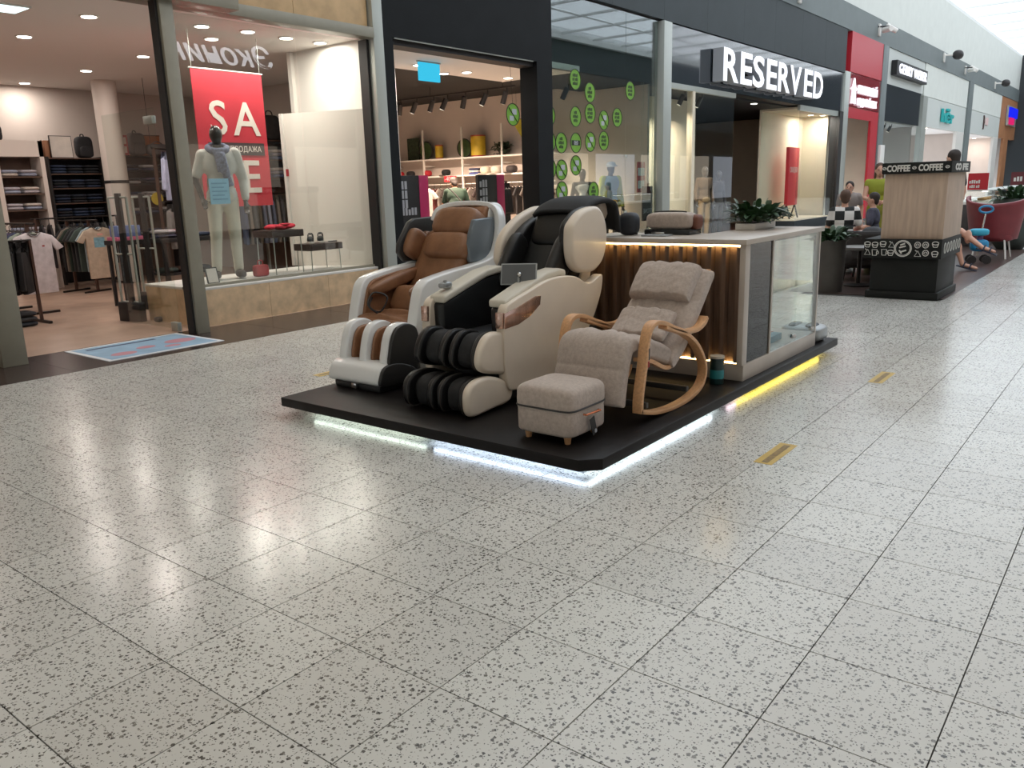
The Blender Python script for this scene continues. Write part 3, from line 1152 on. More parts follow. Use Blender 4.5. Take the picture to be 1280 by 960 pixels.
# ---- black massage chair with cream shells
bc = thing('massage_chair', 'black leather massage chair with cream side shells and a small tablet on its armrest', 'massage chair')
side = sm2([(2.30, 0.27), (2.275, 0.5), (2.285, 0.68), (2.31, 0.765), (2.39, 0.80), (2.55, 0.84), (2.74, 0.885), (2.93, 0.895),
            (3.08, 0.875), (3.24, 0.815), (3.39, 0.86), (3.42, 0.83), (3.39, 0.72), (3.28, 0.55), (3.08, 0.36), (2.9, 0.24), (2.6, 0.22), (2.38, 0.23)], 4)
trim = [(2.278, 0.635), (2.282, 0.73), (2.42, 0.755), (2.60, 0.80), (2.66, 0.795), (2.65, 0.74), (2.54, 0.68), (2.42, 0.645)]
for a0, a1, out in ((1.95, 2.03, -1), (2.67, 2.75, 1)):
    p = MB().prism(side, 'y', a0, a1).build('side_panel', 'cream_shell', bc, bevel=0.018, seg=3)
    y0 = a0 - 0.004 if out < 0 else a1 - 0.004
    MB().prism(trim, 'y', y0, y0 + 0.008).build('accent_trim', 'rose_metal', p, bevel=0.002)
    MB().box(2.268, 2.29, a0 + 0.008, a1 - 0.008, 0.635, 0.735).build('front_trim', 'rose_metal', p, bevel=0.004)
armtop = [(2.33, 0.80), (2.45, 0.835), (2.62, 0.885), (2.78, 0.93), (2.93, 0.945), (3.0, 0.93)]
for a0, a1 in ((1.985, 2.14), (2.56, 2.715)):
    ol = armtop + [(x, z - 0.05) for x, z in armtop[::-1]]
    MB().prism(ol, 'y', a0, a1).build('armrest_pad', 'cream_pad', bc, bevel=0.016, seg=3)
    ol = [(x, z - 0.052) for x, z in armtop] + [(3.1, 0.4), (2.34, 0.38)]
    MB().prism(ol, 'y', a0 + 0.012, a1 - 0.012).build('inner_arm', 'black_leather', bc, bevel=0.02)
MB().pillow((2.42, 2.64, 0.862), (0.05, 0.035, 0.022), 0.6).tube([(2.40, 2.62, 0.875), (2.40, 2.62, 0.895)], 0.013).build('control_knob', 'silver_plastic', bc)
MB().box(2.45, 3.4, 2.08, 2.62, ZP, 0.34).build('base', 'dark_trim', bc, bevel=0.02)
MB().pillow((2.66, 2.35, 0.46), (0.36, 0.225, 0.11), 0.35, 0.5).build('seat', 'black_leather', bc)


def tilt(c, ang):
    """local z leans back along +x by ang from the vertical"""
    return Matrix.Rotation(ang, 3, 'Y')


rec = tilt(None, math.radians(36))
MB().pillow((3.26, 2.35, 0.90), (0.12, 0.245, 0.52), 0.4, 0.35, mat=rec).build('backrest', 'black_leather', bc)
for s in (-1, 1):
    MB().pillow((3.08, 2.35 + s * 0.235, 0.96), (0.1, 0.055, 0.22), 0.6, mat=rec).build('shoulder_pad', 'black_leather', bc)
hp = MB().pillow((3.35, 2.345, 1.20), (0.06, 0.2, 0.17), 0.4, 0.45, mat=tilt(None, math.radians(30))).build('head_pillow', 'black_leather', bc)
sb = MB()
for k in range(9):
    y0 = 2.18 + k * 0.036
    c = Vector((3.268, 0, 1.13))
    sb.tube([(3.275, y0, 1.125), (3.272, y0 + 0.018, 1.14), (3.275, y0 + 0.036, 1.125)], 0.004, 5)
sb.tube([(3.285, 2.16, 1.155), (3.283, 2.53, 1.155)], 0.004, 5)
sb.build('stitching', M('stitch', (70, 66, 62), 0.7), hp)


def drape(u, v):
    # cover thrown over the top of the head rest
    y = 2.05 + 0.50 * u
    path = smoothpts([(3.30, 0, 1.31), (3.40, 0, 1.375), (3.56, 0, 1.405), (3.74, 0, 1.385), (3.80, 0, 1.28), (3.82, 0, 1.16)], 6)
    q = v * (len(path) - 1)
    i = min(int(q), len(path) - 2)
    p = path[i].lerp(path[i + 1], q - i)
    return Vector((p.x, y, p.z - 0.03 * abs(2 * u - 1) ** 4))


dm = MB().sheet(drape, 12, 20)
do = dm.build('head_cover', 'black_fabric', bc, smooth=80)
md = do.modifiers.new('thick', 'SOLIDIFY')
md.thickness = 0.03
wr = sm2([(3.055, 1.19), (3.10, 1.25), (3.20, 1.31), (3.35, 1.335), (3.43, 1.31), (3.495, 1.22), (3.51, 1.10), (3.47, 0.98), (3.40, 0.915), (3.31, 0.885), (3.16, 0.895), (3.08, 0.95), (3.05, 1.05)], 4)
MB().prism(wr, 'y', 1.965, 2.06).build('head_wing', 'cream_shell', bc, bevel=0.03, seg=4)
MB().prism([(x + 0.02, z) for x, z in wr], 'y', 2.05, 2.11).build('wing_pad', 'black_leather', bc, bevel=0.02, seg=3)
wl = sm2([(3.03, 0.96), (3.04, 1.06), (3.09, 1.15), (3.2, 1.23), (3.34, 1.29), (3.52, 1.335), (3.62, 1.3), (3.62, 1.1), (3.5, 0.93), (3.3, 0.88), (3.12, 0.89)], 4)
MB().prism(wl, 'y', 2.655, 2.74).build('head_wing', 'cream_shell', bc, bevel=0.028, seg=4)
MB().prism([(x + 0.05, z - 0.03) for x, z in wl], 'y', 2.56, 2.66).build('wing_pad', 'black_leather', bc, bevel=0.03, seg=3)
bs = sm2([(3.4, 0.45), (3.53, 0.8), (3.57, 1.0), (3.60, 1.12), (3.76, 1.235), (3.8, 1.32), (3.7, 1.36), (3.56, 1.2), (3.4, 0.85), (3.2, 0.45)], 4)
MB().prism(bs, 'y', 2.15, 2.57).build('back_shell', 'cream_shell', bc, bevel=0.03, seg=3)
MB().box(3.15, 3.5, 2.06, 2.64, 0.35, 0.6).build('back_body', 'dark_trim', bc, bevel=0.03)
# tablet on its arm
tm = frame((2.63, 2.12, 0.93), (0.42, -0.9, 0.0), (0.25, 0.12, 0.95))
tb = MB()
tb.tube([(2.60, 2.10, 0.86), (2.625, 2.12, 0.93)], 0.007)
tb.box(-0.13, 0.13, -0.07, 0.07, -0.006, 0.006, mat=tm)
tbo = tb.build('tablet', 'silver_plastic', bc, bevel=0.003)
MB().box(-0.122, 0.122, -0.063, 0.063, 0.006, 0.008, mat=tm).build('screen', M('screen_dark', (96, 98, 100), 0.2), tbo)
MB().tube([(2.60, 2.09, 0.85), (2.62, 2.105, 0.905)], 0.009).pillow((2.618, 2.105, 0.93), (0.018, 0.018, 0.018), 1.0).build('tablet_arm', 'chrome', bc)
# calf and foot rests
calf = sm2([(2.05, 0.46), (2.075, 0.545), (2.14, 0.612), (2.23, 0.625), (2.33, 0.585), (2.38, 0.47), (2.35, 0.35), (2.2, 0.365), (2.085, 0.40)], 4)
foot = sm2([(1.93, 0.235), (1.945, 0.31), (2.02, 0.358), (2.15, 0.36), (2.28, 0.315), (2.37, 0.25), (2.335, 0.165), (2.17, 0.15), (2.0, 0.14), (1.945, 0.165)], 4)


def shrink(ol, k, c):
    return [(c[0] + (x - c[0]) * k, c[1] + (z - c[1]) * k) for x, z in ol]


for nm, ol, c in (('calf_rest', calf, (2.28, 0.48)), ('foot_rest', foot, (2.2, 0.24))):
    q = MB().prism(shrink(ol, 0.72, c), 'y', 2.06, 2.58).build(nm, 'black_fabric', bc, bevel=0.015)
    MB().prism(ol, 'y', 1.968, 2.035).build('side_cap', 'cream_shell', q, bevel=0.026, seg=4)
    for a0, a1 in ((2.03, 2.075), (2.225, 2.275), (2.315, 2.37), (2.545, 2.61)):
        fn_ = MB().prism(shrink(ol, 0.97, c), 'y', a0, a1).build('fin', 'black_leather', q, bevel=0.02, seg=3)
        MB().tube([(x, a0 + 0.012, z) for x, z in shrink(ol, 0.965, c)], 0.0035, 5, closed=True).build('piping', 'stitch', fn_)
    for a0 in (2.085, 2.385):
        MB().prism(shrink(ol, 0.86, c), 'y', a0, a0 + 0.13).build('leg_cushion', 'black_fabric', q, bevel=0.04, seg=3)
MB().box(2.25, 2.5, 2.1, 2.6, ZP, 0.18).build('foot_bracket', 'dark_trim', bc)
rebase(bc, (2.9, 2.35, ZP))
bc.scale.y = 0.88
bc.location.y = 2.302

# ---- brown massage chair with white shell
wc = thing('massage_chair', 'brown leather massage chair with a glossy white shell and white foot rest', 'massage chair')
arm = [(2.46, 0.40), (2.50, 0.59), (2.555, 0.77), (2.60, 0.83), (2.67, 0.86), (2.91, 0.895), (3.13, 0.915), (3.36, 0.955), (3.46, 1.05)]
for a0, a1 in ((2.92, 3.02), (3.545, 3.645)):
    ol = sm2(arm, 4, False) + [(3.55, 0.95), (3.42, 0.6), (3.2, 0.36), (2.95, 0.3), (2.6, 0.36)]
    q = MB().prism(ol, 'y', a0, a1).build('side_shell', 'white_shell', wc, bevel=0.014, seg=3)
    MB().prism([(2.50, 0.42), (2.56, 0.42), (2.9, 0.3), (2.9, 0.2), (2.52, 0.2)], 'y', a0 + 0.008, a1 - 0.02).build('lower_shell', 'white_shell', q, bevel=0.008)
    inner = a1 if a0 < 3.2 else a0
    s = 1 if a0 < 3.2 else -1
    MB().prism(shrink(ol, 0.9, (3.0, 0.62)), 'y', min(inner, inner + s * 0.03), max(inner, inner + s * 0.03)).build('inner_lining', 'brown_leather', q, bevel=0.01)
    MB().pillow((2.86, inner + s * 0.05, 0.80), (0.27, 0.045, 0.05), 0.6, mat=Matrix.Rotation(math.radians(-12), 3, 'Y')).build('arm_cushion', 'brown_leather', wc)
MB().box(2.55, 3.4, 3.0, 3.56, ZP, 0.4).build('base', 'dark_trim', wc, bevel=0.02)


def crumple(u, v):
    # seat cover, wavy across
    x = 2.42 + 0.62 * v
    y = 3.03 + 0.51 * u
    w = 0.016 * math.sin(26 * v + 3 * u) + 0.01 * math.sin(47 * v - 4 * u)
    return Vector((x, y, 0.56 + w + 0.06 * v - 0.06 * (1 - min(1, v * 5)) ** 2))


so = MB().sheet(crumple, 14, 40).build('seat_cover', 'brown_leather', wc, smooth=80)
md = so.modifiers.new('thick', 'SOLIDIFY')
md.thickness = 0.03
MB().pillow((2.74, 3.285, 0.47), (0.3, 0.26, 0.1), 0.35, 0.5).build('seat', 'brown_leather', wc)
MB().pillow((2.86, 3.28, 0.66), (0.07, 0.22, 0.11), 0.4, 0.5, mat=tilt(None, math.radians(28))).build('lumbar_pillow', 'brown_leather', wc)
rec2 = tilt(None, math.radians(30))
MB().pillow((3.18, 3.28, 0.86), (0.1, 0.25, 0.34), 0.4, 0.4, mat=rec2).build('backrest', 'brown_leather', wc)
for zc, xc, h in ((1.035, 3.215, 0.115), (1.215, 3.33, 0.12)):
    MB().pillow((xc, 3.225, zc), (0.09, 0.225, h), 0.4, 0.55, mat=rec2).build('head_cushion', 'brown_leather', wc)
hood = smoothpts([(3.40, 2.965, 0.95), (3.47, 2.965, 1.12), (3.49, 2.975, 1.28), (3.47, 3.03, 1.35), (3.44, 3.2, 1.368), (3.38, 3.38, 1.355), (3.32, 3.45, 1.315), (3.29, 3.47, 1.24)], 6)
hb = MB()
rings = []
for i, p in enumerate(hood):
    a = hood[max(0, i - 1)]
    b = hood[min(len(hood) - 1, i + 1)]
    t = (b - a).normalized()
    back = Vector((0.86, 0.2, -0.1)).normalized()
    nrm = t.cross(back).normalized()
    back = nrm.cross(t).normalized()
    w, h = 0.11, 0.02
    rings.append([p + nrm * h, p + nrm * h + back * w, p - nrm * h + back * w, p - nrm * h])
hb.loft(rings)
hb.build('hood_rim', 'white_shell', wc, bevel=0.008, seg=3)
bk2 = sm2([(3.38, 0.6), (3.6, 0.9), (3.68, 1.2), (3.62, 1.35), (3.48, 1.34), (3.42, 1.1), (3.3, 0.8)], 4)
MB().prism(bk2, 'y', 3.02, 3.48).build('back_shell', 'white_shell', wc, bevel=0.03, seg=3)
MB().prism([(x - 0.05, z - 0.02) for x, z in bk2], 'y', 3.03, 3.47).build('hood_lining', 'brown_leather', wc, bevel=0.02, seg=3)
wgl = [(3.0, 1.0), (3.01, 1.07), (3.14, 1.235), (3.2, 1.26), (3.52, 1.27), (3.5, 1.0), (3.3, 0.92), (3.06, 0.93)]
q = MB().prism(wgl, 'y', 3.575, 3.62).build('head_wing', 'dark_trim', wc, bevel=0.012, seg=3)
MB().pillow((3.16, 3.545, 1.06), (0.1, 0.05, 0.12), 0.6, mat=rec2).build('wing_pad', 'brown_leather', q)
MB().pillow((3.30, 3.555, 1.02), (0.1, 0.05, 0.13), 0.6, mat=rec2).build('wing_pad', 'brown_leather', q)
wgr = [(3.18, 0.93), (3.165, 1.07), (3.25, 1.25), (3.48, 1.26), (3.5, 1.05), (3.38, 0.93)]
MB().prism(wgr, 'y', 2.985, 3.03).build('head_wing', M('wing_silver', (112, 122, 130), 0.25, metal=0.2), wc, bevel=0.012, seg=3)
cd = MB()
cd.tube(smoothpts([(2.62, 3.50, 0.70), (2.55, 3.46, 0.64), (2.60, 3.40, 0.60), (2.68, 3.40, 0.70), (2.60, 3.46, 0.74), (2.52, 3.44, 0.66), (2.56, 3.38, 0.59)], 6), 0.007, 6)
cd.build('remote_cable', M('cable_black', (20, 18, 18), 0.5), wc)
# foot rest: three white walls round two brown leg wells, white toe box
FY0, FY1 = 2.935, 3.425
wall = sm2([(2.20, 0.30), (2.215, 0.42), (2.25, 0.52), (2.31, 0.575), (2.42, 0.58), (2.5, 0.5), (2.48, 0.25), (2.3, 0.2)], 4)
fr = MB().prism([(2.30, 0.2), (2.34, 0.5), (2.48, 0.52), (2.48, 0.2)], 'y', FY0 + 0.02, FY1 - 0.02).build('foot_rest', 'brown_leather', wc, bevel=0.01)
wd = (FY1 - FY0)
for a0, a1 in ((FY0, FY0 + 0.075), (FY0 + 0.21, FY0 + 0.28), (FY1 - 0.075, FY1)):
    MB().prism(wall, 'y', a0, a1).build('divider', 'white_shell', fr, bevel=0.012, seg=3)
for a0 in (FY0 + 0.075, FY0 + 0.28):
    for s in (0.0, 0.098):
        MB().prism(shrink(wall, 0.8, (2.4, 0.38)), 'y', a0 + s + 0.004, a0 + s + 0.034).build('leg_cushion', 'brown_leather', fr, bevel=0.014, seg=3)
    MB().prism(shrink(wall, 0.6, (2.42, 0.36)), 'y', a0 + 0.03, a0 + 0.105).build('well_lining', 'brown_leather', fr, bevel=0.01)
toe = sm2([(2.10, 0.185), (2.11, 0.26), (2.15, 0.31), (2.24, 0.325), (2.36, 0.30), (2.45, 0.25), (2.45, 0.18), (2.25, 0.17)], 4)
MB().prism(toe, 'y', FY0 - 0.01, FY1 + 0.01).build('toe_box', 'white_shell', fr, bevel=0.014, seg=3)
MB().prism(shrink(toe, 0.97, (2.3, 0.24)), 'y', FY0 - 0.035, FY0 - 0.006).build('toe_side', 'dark_trim', fr, bevel=0.01, seg=3)
MB().prism(shrink(wall, 0.97, (2.38, 0.38)), 'y', FY0 - 0.03, FY0 + 0.002).build('calf_side', 'dark_trim', fr, bevel=0.01, seg=3)
MB().box(2.13, 2.5, FY0 + 0.01, FY1 - 0.01, ZP, 0.176).build('skid', 'dark_trim', fr, bevel=0.01)
MB().box(2.10, 2.135, FY0 + 0.22, FY0 + 0.27, ZP + 0.005, 0.18).build('castor', 'chrome', fr, bevel=0.006)
rebase(wc, (2.9, 3.28, ZP))

# ---- rocking chair
rk = thing('rocking_chair', 'taupe padded massage rocking chair with curved bentwood arms and runners', 'rocking chair')


def bent(mb, pts, yc, half=0.03, th=0.013):
    ps = smoothpts(pts, 6)
    rings = []
    for i, p in enumerate(ps):
        t = (ps[min(i + 1, len(ps) - 1)] - ps[max(i - 1, 0)]).normalized()
        n = Vector((-t.z, 0, t.x))
        rings.append([Vector((p.x, yc - half, p.z)) + n * th, Vector((p.x, yc + half, p.z)) + n * th,
                      Vector((p.x, yc + half, p.z)) - n * th, Vector((p.x, yc - half, p.z)) - n * th])
    return mb.loft(rings)


legp = [(2.395, 0, 0.20), (2.40, 0, 0.30), (2.44, 0, 0.46), (2.475, 0, 0.62), (2.53, 0, 0.69), (2.64, 0, 0.69), (2.80, 0, 0.635), (2.96, 0, 0.59), (3.10, 0, 0.58), (3.20, 0, 0.605), (3.24, 0, 0.64)]
runp = [(2.385, 0, 0.215), (2.45, 0, 0.195), (2.58, 0, 0.165), (2.75, 0, 0.147), (2.93, 0, 0.146), (3.08, 0, 0.165), (3.19, 0, 0.205), (3.235, 0, 0.28), (3.21, 0, 0.37), (3.10, 0, 0.49), (2.95, 0, 0.575), (2.78, 0, 0.628), (2.68, 0, 0.66)]
for yc in (1.085, 1.635):
    bent(MB(), legp, yc).build('arm', ['bent_wood'], rk, bevel=0.003, smooth=30)
    bent(MB(), runp, yc, 0.03, 0.012).build('runner', ['bent_wood'], rk, bevel=0.003, smooth=30)
MB().box(2.50, 2.53, 1.09, 1.63, 0.20, 0.235).build('stretcher', 'dark_trim', rk, bevel=0.004)
MB().box(3.02, 3.05, 1.09, 1.63, 0.19, 0.225).build('stretcher', 'dark_trim', rk, bevel=0.004)
MB().box(2.46, 2.475, 1.054, 1.09, 0.50, 0.57).build('control_pocket', 'dark_trim', rk, bevel=0.003)
MB().box(2.452, 2.468, 1.052, 1.088, 0.46, 0.495).build('red_tag', M('tag_red', (150, 34, 34), 0.5), rk, bevel=0.002)


def pad(prof, th, y0, y1, puffs, nu=96, nv=48, amp=0.012, crown=0.03):
    """cushion swept along an x-z profile, rounded across its width, with quilted puffs"""
    ps = smoothpts([(a, 0, b) for a, b in prof], 8)
    L = [0]
    for a, b in zip(ps[:-1], ps[1:]):
        L.append(L[-1] + (b - a).length)

    def at(v):
        d = v * L[-1]
        for i in range(len(ps) - 1):
            if d <= L[i + 1] or i == len(ps) - 2:
                k = (d - L[i]) / max(1e-6, L[i + 1] - L[i])
                return ps[i].lerp(ps[i + 1], k), (ps[i + 1] - ps[i]).normalized()
    mb = MB()
    rings = []
    for j in range(nv + 1):
        v = j / nv
        p, t = at(v)
        n = Vector((-t.z, 0, t.x))
        endk = min(1, (v * (1 - v) * 40)) ** 0.5
        ring = []
        for i in range(nu):
            a = 2 * PI * i / nu
            c, s_ = math.cos(a), math.sin(a)
            uu = math.copysign(abs(c) ** 0.45, c)
            tt = math.copysign(abs(s_) ** 0.5, s_)
            q = amp * abs(math.sin(PI * v * puffs)) ** 0.5 if s_ > 0 else 0
            groove = 0
            if s_ > 0:
                groove = sum(0.017 * math.exp(-((uu - g0) / 0.03) ** 2) for g0 in (-0.5, 0.0, 0.5))
                q += 0.0016 * math.sin(23 * v + 5 * uu) * math.sin(9 * uu + 3 * v)
            y = (y0 + y1) / 2 + uu * (y1 - y0) / 2
            hgt = tt * th * (0.55 + 0.45 * endk) + q + (crown * (1 - uu * uu) if s_ > 0 else 0) - groove
            ring.append(Vector((p.x, y, p.z)) + n * hgt)
        rings.append(ring)
    return mb.loft(rings)


RY0, RY1 = 1.125, 1.595
pad([(2.86, 0.39), (3.03, 0.50), (3.22, 0.69), (3.42, 0.90)], 0.05, RY0 - 0.02, RY1 + 0.01, 3).build('back_cushion', 'taupe_fabric', rk, smooth=70)
pad([(2.47, 0.535), (2.62, 0.52), (2.78, 0.47), (2.90, 0.42)], 0.055, RY0, RY1, 3).build('seat_cushion', 'taupe_fabric', rk, smooth=70)
pad([(2.30, 0.25), (2.325, 0.38), (2.36, 0.50), (2.40, 0.57), (2.47, 0.58)], 0.05, RY0, RY1, 2).build('leg_cushion', 'taupe_fabric', rk, smooth=70)
pad([(2.85, 0.54), (2.95, 0.60), (3.04, 0.68)], 0.028, RY0 + 0.05, RY1 - 0.04, 1, amp=0.01).build('lumbar_pad', 'taupe_fabric', rk, smooth=70)
hq = pad([(3.15, 0.75), (3.21, 0.81), (3.28, 0.88), (3.34, 0.935)], 0.05, RY0 + 0.03, RY1 - 0.02, 1, amp=0.02, crown=0.015).build('head_pillow', 'taupe_fabric', rk, smooth=70)
fm = MB()
for yc in (RY0 + 0.01, RY1 - 0.03):
    bent(fm, [(2.45, 0, 0.50), (2.62, 0, 0.46), (2.84, 0, 0.38), (3.0, 0, 0.46), (3.2, 0, 0.68), (3.40, 0, 0.92)], yc, 0.014, 0.012)
fm.build('seat_frame', 'bent_wood', rk, smooth=30)
rebase(rk, (2.85, 1.36, ZP))

# ---- ottoman
ot = thing('ottoman', 'small taupe cube ottoman with dark piping and a copper handle', 'ottoman')
OX, OY = 2.015, 1.355
MB().pillow((OX, OY, 0.255), (0.185, 0.19, 0.085), 0.28, 0.2, nu=40, nv=16).build('body', 'taupe_fabric', ot, smooth=60)
MB().pillow((OX, OY, 0.355), (0.188, 0.193, 0.09), 0.28, 0.42, nu=40, nv=16).build('lid', 'taupe_fabric', ot, smooth=60)


def sqpath(k, z, e=0.28, n=48):
    out = []
    for i in range(n):
        a = 2 * PI * i / n
        c, s_ = math.cos(a), math.sin(a)
        out.append((OX + k * 0.188 * math.copysign(abs(c) ** e, c), OY + k * 0.193 * math.copysign(abs(s_) ** e, s_), z))
    return out


MB().tube(sqpath(1.0, 0.322), 0.0055, 6, closed=True).build('piping', 'dark_trim', ot)
for sx in (-1, 1):
    for sy in (-1, 1):
        MB().lathe([(0.016, 0), (0.022, 0.045)], (OX + sx * 0.13, OY + sy * 0.13, ZP), 12).build('leg', 'bent_wood', ot)
hx = MB()
hx.tube([(OX - 0.07, OY - 0.195, 0.29), (OX - 0.07, OY - 0.212, 0.29), (OX + 0.07, OY - 0.212, 0.285), (OX + 0.07, OY - 0.195, 0.285)], 0.006, 8)
hd = hx.build('handle', 'copper', ot)
tg = MB()
tg.box(-0.022, 0.022, -0.05, 0.05, -0.002, 0.002, mat=frame((OX - 0.005, OY - 0.215, 0.215), (0.9, 0, 0.35), (-0.3, 0, 0.95)))
tgo = tg.build('hang_tag', 'dark_trim', hd)
MB().lathe([(0.012, 0), (0.012, 0.002)], (0, 0, 0), 12).build('tag_logo', 'letter_side', tgo, loc=(OX + 0.01, OY - 0.219, 0.185)).rotation_euler = (PI / 2, 0, 0)
rebase(ot, (OX, OY, ZP))

# ---- counter with ribbed front and glass showcase
M('laminate_grey', (182, 172, 162), 0.35, noise=(4, 0.06))
M('rib_brown', (104, 82, 68), 0.5, noise=(12, 0.2), stretch=(1, 6, 0.3))
M('smoke_dark', (36, 38, 40), 0.2)
glow('warm_strip', (255, 214, 140), 16)
kc = thing('sales_counter', 'L-shaped sales counter with ribbed brown front, warm edge lights and a glass showcase side', 'counter')
KY0, KY1 = 1.0, 2.31
rbox('counter_body', 'smoke_dark', 3.76, 4.16, KY0 + 0.03, KY1, 0.25, 1.03, kc, smooth=0)
rbox('plinth', 'laminate_grey', 3.70, 5.2, KY0, KY0 + 0.5, ZP, 0.245, kc, bevel=0.002)
rbox('plinth', 'laminate_grey', 3.70, 4.16, KY0 + 0.5, KY1, ZP, 0.245, kc, bevel=0.002)
rbox('worktop', 'laminate_grey', 3.63, 5.22, KY0 - 0.02, KY0 + 0.52, 1.065, 1.10, kc, bevel=0.003)
rbox('worktop', 'laminate_grey', 3.63, 4.22, KY0 + 0.52, KY1 + 0.02, 1.065, 1.10, kc, bevel=0.003)
y = KY0 + 0.035
bmesh_, fmesh_ = None, None
while y + 0.104 < KY1 + 0.01:
    if bmesh_ is None:
        b0 = MB().box(3.735, 3.755, 0, 0.104, 0.25, 1.045).build('rib_board', 'rib_brown', kc, smooth=0)
        f0 = MB().box(3.675, 3.735, 0.0, 0.03, 0.26, 1.045).build('fin', 'rib_brown', kc, smooth=0)
        bmesh_, fmesh_ = b0.data, f0.data
    else:
        b0 = bpy.data.objects.new('rib_board', bmesh_)
        f0 = bpy.data.objects.new('fin', fmesh_)
        for q in (b0, f0):
            COL.objects.link(q)
            q.parent = kc
    b0.location = (0, y, 0)
    f0.location = (0, y, 0)
    y += 0.106
rbox('light_strip', 'warm_strip', 3.70, 3.73, KY0 + 0.04, KY1, 1.05, 1.062, kc, smooth=0)
rbox('light_strip', 'warm_strip', 3.715, 3.73, KY0 + 0.04, KY1, 0.247, 0.254, kc, smooth=0)
rbox('end_panel', 'laminate_grey', 3.66, 3.74, KY0 - 0.005, KY0 + 0.035, 0.245, 1.065, kc, bevel=0.002)
# showcase frame and panes
glass('showcase_glass', (246, 250, 249), 0.05)
glass('smoked_glass', (96, 100, 102), 0.09)
for x0 in (4.165, 5.175):
    rbox('showcase_post', 'laminate_grey', x0, x0 + 0.025, KY0, KY0 + 0.03, 0.245, 1.065, kc, smooth=0)
rbox('back_panel', 'smoke_dark', 3.76, 4.17, KY0 + 0.25, KY0 + 0.27, 0.25, 1.06, kc, smooth=0)
rbox('pane', 'smoked_glass', 3.745, 4.165, KY0 + 0.008, KY0 + 0.016, 0.25, 1.06, kc, smooth=0)
rbox('pane', 'showcase_glass', 4.19, 4.70, KY0 + 0.008, KY0 + 0.016, 0.25, 1.06, kc, smooth=0)
rbox('pane', 'showcase_glass', 4.705, 5.2, KY0 + 0.002, KY0 + 0.010, 0.25, 1.06, kc, smooth=0)
rbox('pane', 'showcase_glass', 5.19, 5.198, KY0 + 0.02, KY0 + 0.5, 0.25, 1.06, kc, smooth=0)
rbox('pane', 'showcase_glass', 4.17, 5.19, KY0 + 0.49, KY0 + 0.498, 0.25, 1.06, kc, smooth=0)
rbox('glass_shelf', 'showcase_glass', 4.19, 5.19, KY0 + 0.03, KY0 + 0.48, 0.66, 0.668, kc, smooth=0)
for x0 in (4.66, 5.08):
    MB().lathe([(0.02, 0), (0.024, 0.01), (0.02, 0.03)], (x0, KY0 + 0.0, 0.28), 12).build('lock', 'chrome', kc)
rebase(kc, (4.4, 1.5, ZP))
# things in and on the counter
q = thing('massage_helmet', 'white head massager standing on the glass shelf of the showcase', 'massager')
MB().lathe([(0.07, 0), (0.075, 0.02), (0.08, 0.09), (0.07, 0.15), (0.04, 0.19), (0.01, 0.2)], (4.42, 1.24, 0.669), 20).build('shell', 'white_shell', q)
MB().box(4.34, 4.36, 1.2, 1.28, 0.70, 0.76).build('visor', 'smoke_dark', q, bevel=0.008)
rebase(q, (4.42, 1.24, 0.668))
q = thing('product_box', 'blue and red flat box lying at the bottom of the showcase', 'box')
MB().box(4.45, 4.75, 1.12, 1.36, 0.246, 0.30).build('carton', M('carton_blue', (70, 130, 150), 0.5), q, bevel=0.003)
MB().box(4.44, 4.76, 1.19, 1.22, 0.3, 0.303).build('band', M('carton_red', (150, 70, 60), 0.5), q)
rebase(q, (4.6, 1.24, 0.246))
q = thing('seat_cushion_massager', 'taupe seat massager with black base standing on the counter', 'massager')
MB().pillow((4.10, 1.765, 1.2), (0.09, 0.185, 0.065), 0.35, 0.5).build('cushion', 'taupe_fabric', q)
MB().box(4.0, 4.2, 1.57, 1.945, 1.10, 1.14).build('tray', 'smoke_dark', q, bevel=0.008)
MB().tube(smoothpts([(4.09, 1.64, 1.262), (4.09, 1.76, 1.268), (4.09, 1.9, 1.262)], 5), 0.01, 6).build('zip', 'dark_trim', q)
MB().pillow((4.14, 1.585, 1.19), (0.06, 0.04, 0.055), 0.6).build('brown_end', M('end_brown', (110, 66, 50), 0.6), q)
rebase(q, (4.10, 1.765, 1.10))
q = thing('price_stand', 'flat silver price stand lying on the counter', 'stand')
MB().box(3.80, 3.92, 1.66, 1.86, 1.10, 1.112).build('plate', 'silver_plastic', q, bevel=0.003)
MB().box(3.85, 3.87, 1.7, 1.8, 1.112, 1.13).build('clip', 'chrome', q, bevel=0.002)
rebase(q, (3.91, 1.75, 1.10))
q = thing('neck_cushion', 'round black neck massager at the end of the counter', 'massager')
MB().pillow((3.935, 2.035, 1.185), (0.068, 0.072, 0.085), 0.6).build('cushion', M('navy_pad', (40, 44, 52), 0.6, noise=(20, 0.1)), q)
MB().tube([(3.93, 1.97, 1.105), (3.93, 1.972, 1.19)], 0.01).build('stand_leg', 'dark_trim', q)
rebase(q, (3.935, 2.035, 1.10))


